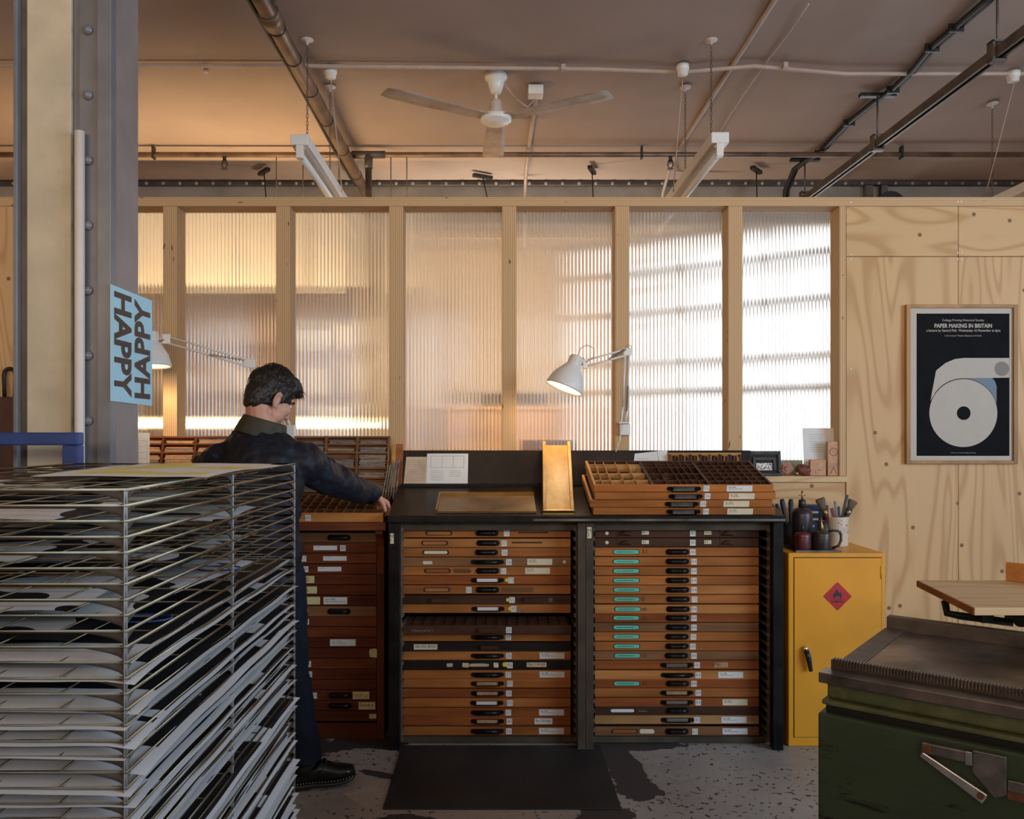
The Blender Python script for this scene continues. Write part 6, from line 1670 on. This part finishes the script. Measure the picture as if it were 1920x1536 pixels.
HR = Matrix((rt, fw, up_)).transposed()
def hl(f, s, u): return HC + fw*f + rt*s + up_*u
# joints
neck = Vector((-0.985, 3.475, 1.46))
shR, shL = Vector((-0.815, 3.43, 1.365)), Vector((-1.165, 3.47, 1.365))
elR, wrR = Vector((-0.672, 3.695, 1.245)), Vector((-0.588, 3.915, 1.182))
elL, wrL = Vector((-1.325, 3.64, 1.235)), Vector((-1.20, 3.86, 1.165))
hipR, hipL = Vector((-0.880, 3.385, 0.90)), Vector((-1.055, 3.42, 0.90))
knR, knL = Vector((-0.845, 3.405, 0.50)), Vector((-1.085, 3.48, 0.50))
anR, anL = Vector((-0.800, 3.435, 0.115)), Vector((-1.10, 3.50, 0.115))
yaw = -0.42; BR = Vector((math.cos(yaw), math.sin(yaw), 0)); BF = Vector((-math.sin(yaw), math.cos(yaw), 0))
def ring(c, a, b_, n=24, tilt=0.0):
    c = Vector(c); pts = []
    for i in range(n):
        t_ = 2*PI*i/n; ca, sa = math.cos(t_), math.sin(t_)
        k = abs(ca)**0.85*(1 if ca >= 0 else -1); q = abs(sa)**0.85*(1 if sa >= 0 else -1)
        pts.append(c + BR*a*k + BF*b_*q + Vector((0,0,tilt*q)))
    return pts
TORSO = [((-0.968, 3.375, 0.84), .172, .125), ((-0.968, 3.38, 0.95), .170, .122), ((-0.972, 3.39, 1.08), .168, .118), ((-0.98, 3.405, 1.20), .180, .122), ((-0.99, 3.43, 1.30), .195, .125), ((-0.995, 3.45, 1.37), .198, .115), ((-0.992, 3.46, 1.425), .172, .100), ((-0.988, 3.467, 1.465), .128, .088), ((-0.985, 3.472, 1.495), .095, .078)]
# --- body: one continuous surface, thinner than the clothes
b = MB()
b.loft([ring(c_, a*0.88, d_*0.86) for c_, a, d_ in TORSO])
b.ell(hl(-0.012, 0, 0.030), (0.074, 0.095, 0.098), HR, 28, 18)
b.ell(hl(0.030, 0, -0.035), (0.060, 0.064, 0.082), HR, 24, 16)
b.ell(hl(0.052, 0, -0.088), (0.034, 0.034, 0.030), HR, 16, 10)
b.ell(hl(0.066, 0, 0.028), (0.050, 0.026, 0.020), HR, 16, 10)
for s_ in (-1, 1):
    b.ell(hl(0.058, s_*0.038, -0.024), (0.027, 0.030, 0.030), HR, 14, 8); b.ell(hl(0.035, s_*0.040, -0.060), (0.024, 0.036, 0.034), HR, 14, 8)
    b.cap(hl(-0.010, s_*0.050, -0.075), hl(0.045, s_*0.026, -0.100), 0.020, 0.018)
    # ear: rim and lobe
    rim = []
    for i in range(11):
        a = -2.0 + 4.3*i/10
        rim.append(hl(-0.012 - 0.018*math.cos(a)*0.95, s_*(0.0815 + 0.006*math.cos(a)), -0.018 + 0.031*math.sin(a)))
    b.tube(rim, 0.0062, 8)
    b.ell(hl(-0.008, s_*0.074, -0.018), (0.009, 0.016, 0.026), HR, 12, 8)
    b.ell(hl(-0.002, s_*0.077, -0.046), (0.008, 0.009, 0.010), HR, 10, 8)
b.cap(hl(0.090, 0, 0.012), hl(0.106, 0, -0.034), 0.010, 0.014)
b.ell(hl(0.094, 0, -0.066), (0.022, 0.012, 0.007), HR, 12, 8)
b.ell(hl(0.090, 0, -0.077), (0.020, 0.012, 0.006), HR, 12, 8)
b.cap(neck, hl(-0.030, 0, -0.055), 0.062, 0.060)
b.cap(neck+Vector((0.01,0.01,0)), hl(0.0, 0, -0.07), 0.055, 0.050)
for sh, el, wr in ((shR, elR, wrR), (shL, elL, wrL)):
    b.cap(sh, el, 0.052, 0.040); b.cap(el, wr, 0.040, 0.026)
for hp_, kn, an in ((hipR, knR, anR), (hipL, knL, anL)):
    b.cap(hp_, kn, 0.082, 0.056); b.cap(kn, an, 0.054, 0.038)
# feet inside the clogs
for an, dr in ((anR, Vector((0.95, 0.30, 0)).normalized()), (anL, Vector((0.35, 0.93, 0)).normalized())):
    b.cap(an+Vector((0,0,-0.03)), an+dr*0.15+Vector((0,0,-0.060)), 0.036, 0.026)
# hands
def hand(b, wr, dirv, palmn, side, curl, thumb):
    dirv = Vector(dirv).normalized(); palmn = Vector(palmn).normalized(); sd = dirv.cross(palmn).normalized()*side
    kn = wr + dirv*0.085
    for s_ in (-0.030, -0.010, 0.010, 0.030): b.cap(wr + sd*s_*0.6 + dirv*0.008, kn + sd*s_*1.05, 0.016, 0.0125)
    for i, (s_, L) in enumerate(((-0.032, 0.070), (-0.0105, 0.080), (0.0105, 0.075), (0.031, 0.060))):
        p = kn + sd*s_*1.05; a = curl[i]; d0 = dirv
        for k, fr in enumerate((0.46, 0.30, 0.24)):
            a_ = a*(k+1)*0.62
            d_ = (dirv*math.cos(a_) + palmn*math.sin(a_)).normalized()
            q = p + d_*L*fr; b.cap(p, q, 0.0098-0.0012*k, 0.0092-0.0012*k); p = q
    p = wr + sd*(-0.026) + dirv*0.025
    d_ = (dirv*0.75 - sd*0.55 + palmn*thumb).normalized(); q = p + d_*0.040; b.cap(p, q, 0.0135, 0.011)
    d2 = (dirv*0.9 - sd*0.15 + palmn*thumb*1.4).normalized(); b.cap(q, q + d2*0.032, 0.0105, 0.0085)
hand(b, wrR, (0.34, 0.55, -0.34), (-0.10, -0.30, -1.0), 1, (1.15, 1.2, 1.2, 1.25), 0.9)
hand(b, wrL, (0.25, 0.80, -0.45), (0.10, -0.35, -1.0), -1, (0.6, 0.65, 0.7, 0.75), 0.6)
body = remeshed(b, 'body', M['skin'], per, 0.0048, 3)
# --- eyes and brows
for s_ in (-1, 1):
    MB().ell(hl(0.079, s_*0.031, 0.002), (0.012, 0.010, 0.008), HR, 12, 8).build('eye', M['eye'], per)
    MB().tube([hl(0.094, s_*0.016, 0.024), hl(0.092, s_*0.034, 0.028), hl(0.078, s_*0.050, 0.022)], [0.003, 0.0045, 0.003], 6).build('eyebrow', M['darkhandle'], per)
    MB().tube([hl(0.090, s_*0.022, 0.001), hl(0.089, s_*0.032, 0.002), hl(0.082, s_*0.042, -0.001)], 0.0016, 6).build('eyelash', M['darkhandle'], per)
# --- hair
hm, ht, hb_ = nt('dark_brown_hair')
hv_ = coords(ht, (60, 60, 9), rnd=False)
ht.links.new(ramp(ht, noise(ht, hv_, 3.0, 4, 0.6, 0.6), [(0.35, (0.008,0.006,0.005)), (0.7, (0.034,0.021,0.015))]), hb_.inputs['Base Color'])
hb_.inputs['Roughness'].default_value = 0.42
bump(ht, hb_, noise(ht, hv_, 3.0, 4, 0.6, 0.6), 0.9, 0.004)
b = MB()
b.ell(hl(-0.014, 0, 0.046), (0.083, 0.104, 0.093), HR, 28, 18)
b.ell(hl(-0.045, 0, -0.008), (0.074, 0.070, 0.080), HR, 24, 14)
b.ell(hl(-0.064, 0, -0.050), (0.056, 0.040, 0.042), HR, 20, 12)
b.ell(hl(0.045, 0.0, 0.100), (0.058, 0.058, 0.036), HR, 20, 12)
b.ell(hl(0.080, 0.008, 0.090), (0.042, 0.032, 0.024), HR, 20, 12)
b.ell(hl(0.102, 0.018, 0.076), (0.022, 0.018, 0.017), HR, 14, 10)
for s_ in (-1, 1):
    b.cap(hl(0.024, s_*0.066, 0.050), hl(0.016, s_*0.0675, -0.012), 0.020, 0.009)
    b.cap(hl(0.044, s_*0.056, 0.068), hl(0.036, s_*0.060, 0.042), 0.020, 0.012)
hair = remeshed(b, 'hair', hm, per, 0.0048, 3, [(0.010, 0.022), (0.006, 0.008)])
# loose strands
r = random.Random(12); b = MB()
for _ in range(620):
    a = r.uniform(0, 2*PI); e = r.uniform(-0.25, 1.45)
    n_ = (rt*math.cos(a)*math.cos(e) + fw*math.sin(a)*math.cos(e) + up_*math.sin(e)).normalized()
    p = hl(-0.014, 0, 0.046) + rt*0.083*n_.dot(rt) + fw*0.104*n_.dot(fw) + up_*0.093*n_.dot(up_)
    if n_.dot(fw) > 0.62 and n_.dot(up_) < 0.45: continue
    flow = (fw*0.8 - up_*0.6 + rt*r.uniform(-.4, .4)) if n_.dot(up_) > 0.55 else (-up_ + fw*r.uniform(-.2, .3))
    flow = (flow - n_*flow.dot(n_)).normalized()
    L = r.uniform(0.02, 0.045)
    b.tube([p - n_*0.004, p + flow*L*.5 + n_*0.005, p + flow*L + n_*r.uniform(-0.002, 0.005)], [0.0014, 0.0012, 0.0003], 4, caps=False)
for _ in range(60):
    p = hl(0.090+r.uniform(-.02,.015), r.uniform(-.025,.035), 0.096+r.uniform(-.018,.012)); d_ = (fw*0.7 + rt*r.uniform(-.2,.6) - up_*r.uniform(.2,.9)).normalized()
    b.tube([p, p+d_*0.018, p+d_*0.034-up_*0.008], [0.0018, 0.0014, 0.0004], 4, caps=False)
o = b.build('hair_strands', hm, per); o['kind'] = 'stuff'
# --- jacket
b = MB()
b.loft([ring(c_, a*1.03, d_*1.05) for c_, a, d_ in TORSO])
b.ell(Vector((-0.99, 3.40, 1.20)), (0.17, 0.13, 0.20), None, 20, 14)
for sh, el, wr, bend in ((shR, elR, wrR, Vector((0,0,0))), (shL, elL, wrL, Vector((0,0,0)))):
    b.ell(sh, (0.074, 0.074, 0.070), None, 18, 12); b.cap(sh, Vector((-0.988, 3.465, 1.445)), 0.062, 0.060)
    b.cap(sh, el, 0.078, 0.064); b.cap(el, wr - (wr-el).normalized()*0.012, 0.064, 0.046)
    d_ = (el-sh).normalized()
    for k in range(5):                                             # quilted bulges
        q = sh.lerp(el, 0.15+0.2*k); rr = 0.079-0.0026*k; b.ell(q, (rr, rr, rr*0.6), Vector((0,0,1)).rotation_difference(d_).to_matrix(), 16, 8)
    d2 = (wr-el).normalized()
    for k in range(4):
        q = el.lerp(wr, 0.1+0.23*k); rr = 0.066-0.0045*k; b.ell(q, (rr, rr, rr*0.55), Vector((0,0,1)).rotation_difference(d2).to_matrix(), 16, 8)
jk = remeshed(b, 'jacket', M['navy'], per, 0.0075, 2, [(0.040, 0.10), (0.010, 0.035)])
# collar
cn = Vector((0.27, 0.06, 0.96)).normalized(); cu_ = cn.cross(Vector((0,1,0))).normalized(); cv = cn.cross(cu_)
cc = Vector((-0.985, 3.470, 1.478)); rings = []
for z, k in ((-0.014, 0.112), (0.018, 0.104), (0.056, 0.092), (0.060, 0.089), (0.056, 0.085), (0.018, 0.090), (-0.012, 0.096)):
    rings.append([cc + cn*z + cu_*k*math.cos(a) + cv*k*0.93*math.sin(a) for a in [2*PI*q/28 for q in range(28)]])
MB().loft(rings, 0, True, False).build('collar', M['olive'], per)
# cuffs
for el, wr in ((elR, wrR), (elL, wrL)):
    d_ = (wr-el).normalized(); MB().tube([wr-d_*0.024, wr-d_*0.002, wr-d_*0.004], [0.044, 0.041, 0.034], 18, caps=False).build('cuff', M['navy'], per)
# --- jeans
b = MB()
b.loft([ring((-0.968, 3.385, 0.80), .160, .120), ring((-0.968, 3.385, 0.88), .165, .122), ring((-0.968, 3.385, 0.96), .155, .112)])
for hp_, kn, an in ((hipR, knR, anR), (hipL, knL, anL)):
    b.cap(hp_, kn, 0.100, 0.076); b.cap(kn, an + Vector((0,0,0.04)), 0.076, 0.068)
    b.cyl(an + Vector((0,0,0.10)), an + Vector((0,0,0.004)), 0.069, 0.076, n=20)
remeshed(b, 'jeans', M['denim'], per, 0.007, 2, [(0.014, 0.09)])
# --- socks
for an in (anR, anL): MB().cyl(an+Vector((0,0,0.03)), an+Vector((0,0,-0.05)), 0.048, 0.044, n=18).build('sock', M['blackrub'], per)
# --- clogs
def clog(an, dr, nm):
    dr = Vector(dr).normalized(); sd = Vector((-dr.y, dr.x, 0)); heel = Vector((an.x, an.y, 0)) - dr*0.075
    def sec(tt, hw, z0, z1, n=20, p=2.4, bot=True):
        pts = []
        for i in range(n):
            a = 2*PI*i/n; ca, sa = math.cos(a), math.sin(a)
            x_ = hw*abs(ca)**(2/p)*(1 if ca >= 0 else -1); zz_ = (z0+z1)/2 + (z1-z0)/2*abs(sa)**(2/p)*(1 if sa >= 0 else -1)
            pts.append(heel + dr*tt + sd*x_ + Vector((0,0,zz_)))
        return pts
    cl = thing_part = None
    so = MB().loft([sec(0.0, .022, .0, .030), sec(.008, .033, .0, .034), sec(.05, .036, .0, .036), sec(.10, .034, .001, .034), sec(.115, .036, .010, .034), sec(.19, .047, .006, .032), sec(.24, .046, .010, .036), sec(.275, .036, .020, .044), sec(.288, .020, .030, .048)])
    s0 = so.build('clog_sole', M['bluecan' if False else 'blackplastic'], per)
    u = MB().loft([sec(0.002, .020, .030, .070), sec(.010, .034, .030, .088), sec(.05, .038, .030, .092), sec(.10, .040, .030, .100), sec(.14, .044, .030, .115), sec(.17, .047, .030, .105), sec(.21, .048, .031, .088), sec(.245, .045, .034, .082), sec(.270, .036, .038, .078), sec(.284, .022, .042, .068), sec(.288, .010, .046, .058)])
    up2 = u.build('clog_upper', M['leather'], per)
    st = MB()
    for k in range(22):
        tt = 0.01+0.262*k/21; hw = .036 if tt < .11 else .036+.012*min(1, (tt-.11)/.08) if tt < .23 else .047-.010*(tt-.23)/.04
        for s_ in (-1, 1): st.ell(heel+dr*tt+sd*s_*(hw+.0005)+Vector((0,0,.037+(.006*max(0, tt-.21)/.06))), (.0022, .0022, .0022), None, 6, 5)
    st.build('welt_studs', M['cream'], per)
    MB().tube([heel+dr*.135+sd*-.0455+Vector((0,0,.045)), heel+dr*.150+sd*-.044+Vector((0,0,.080)), heel+dr*.162+sd*-.026+Vector((0,0,.106)), heel+dr*.166+Vector((0,0,.112)), heel+dr*.162+sd*.026+Vector((0,0,.106)), heel+dr*.150+sd*.044+Vector((0,0,.080)), heel+dr*.135+sd*.0455+Vector((0,0,.045))], 0.0055, 8).build('clog_strap', M['leather'], per)
clog(anR, (0.95, 0.30, 0), 'r'); clog(anL, (0.35, 0.93, 0), 'l')
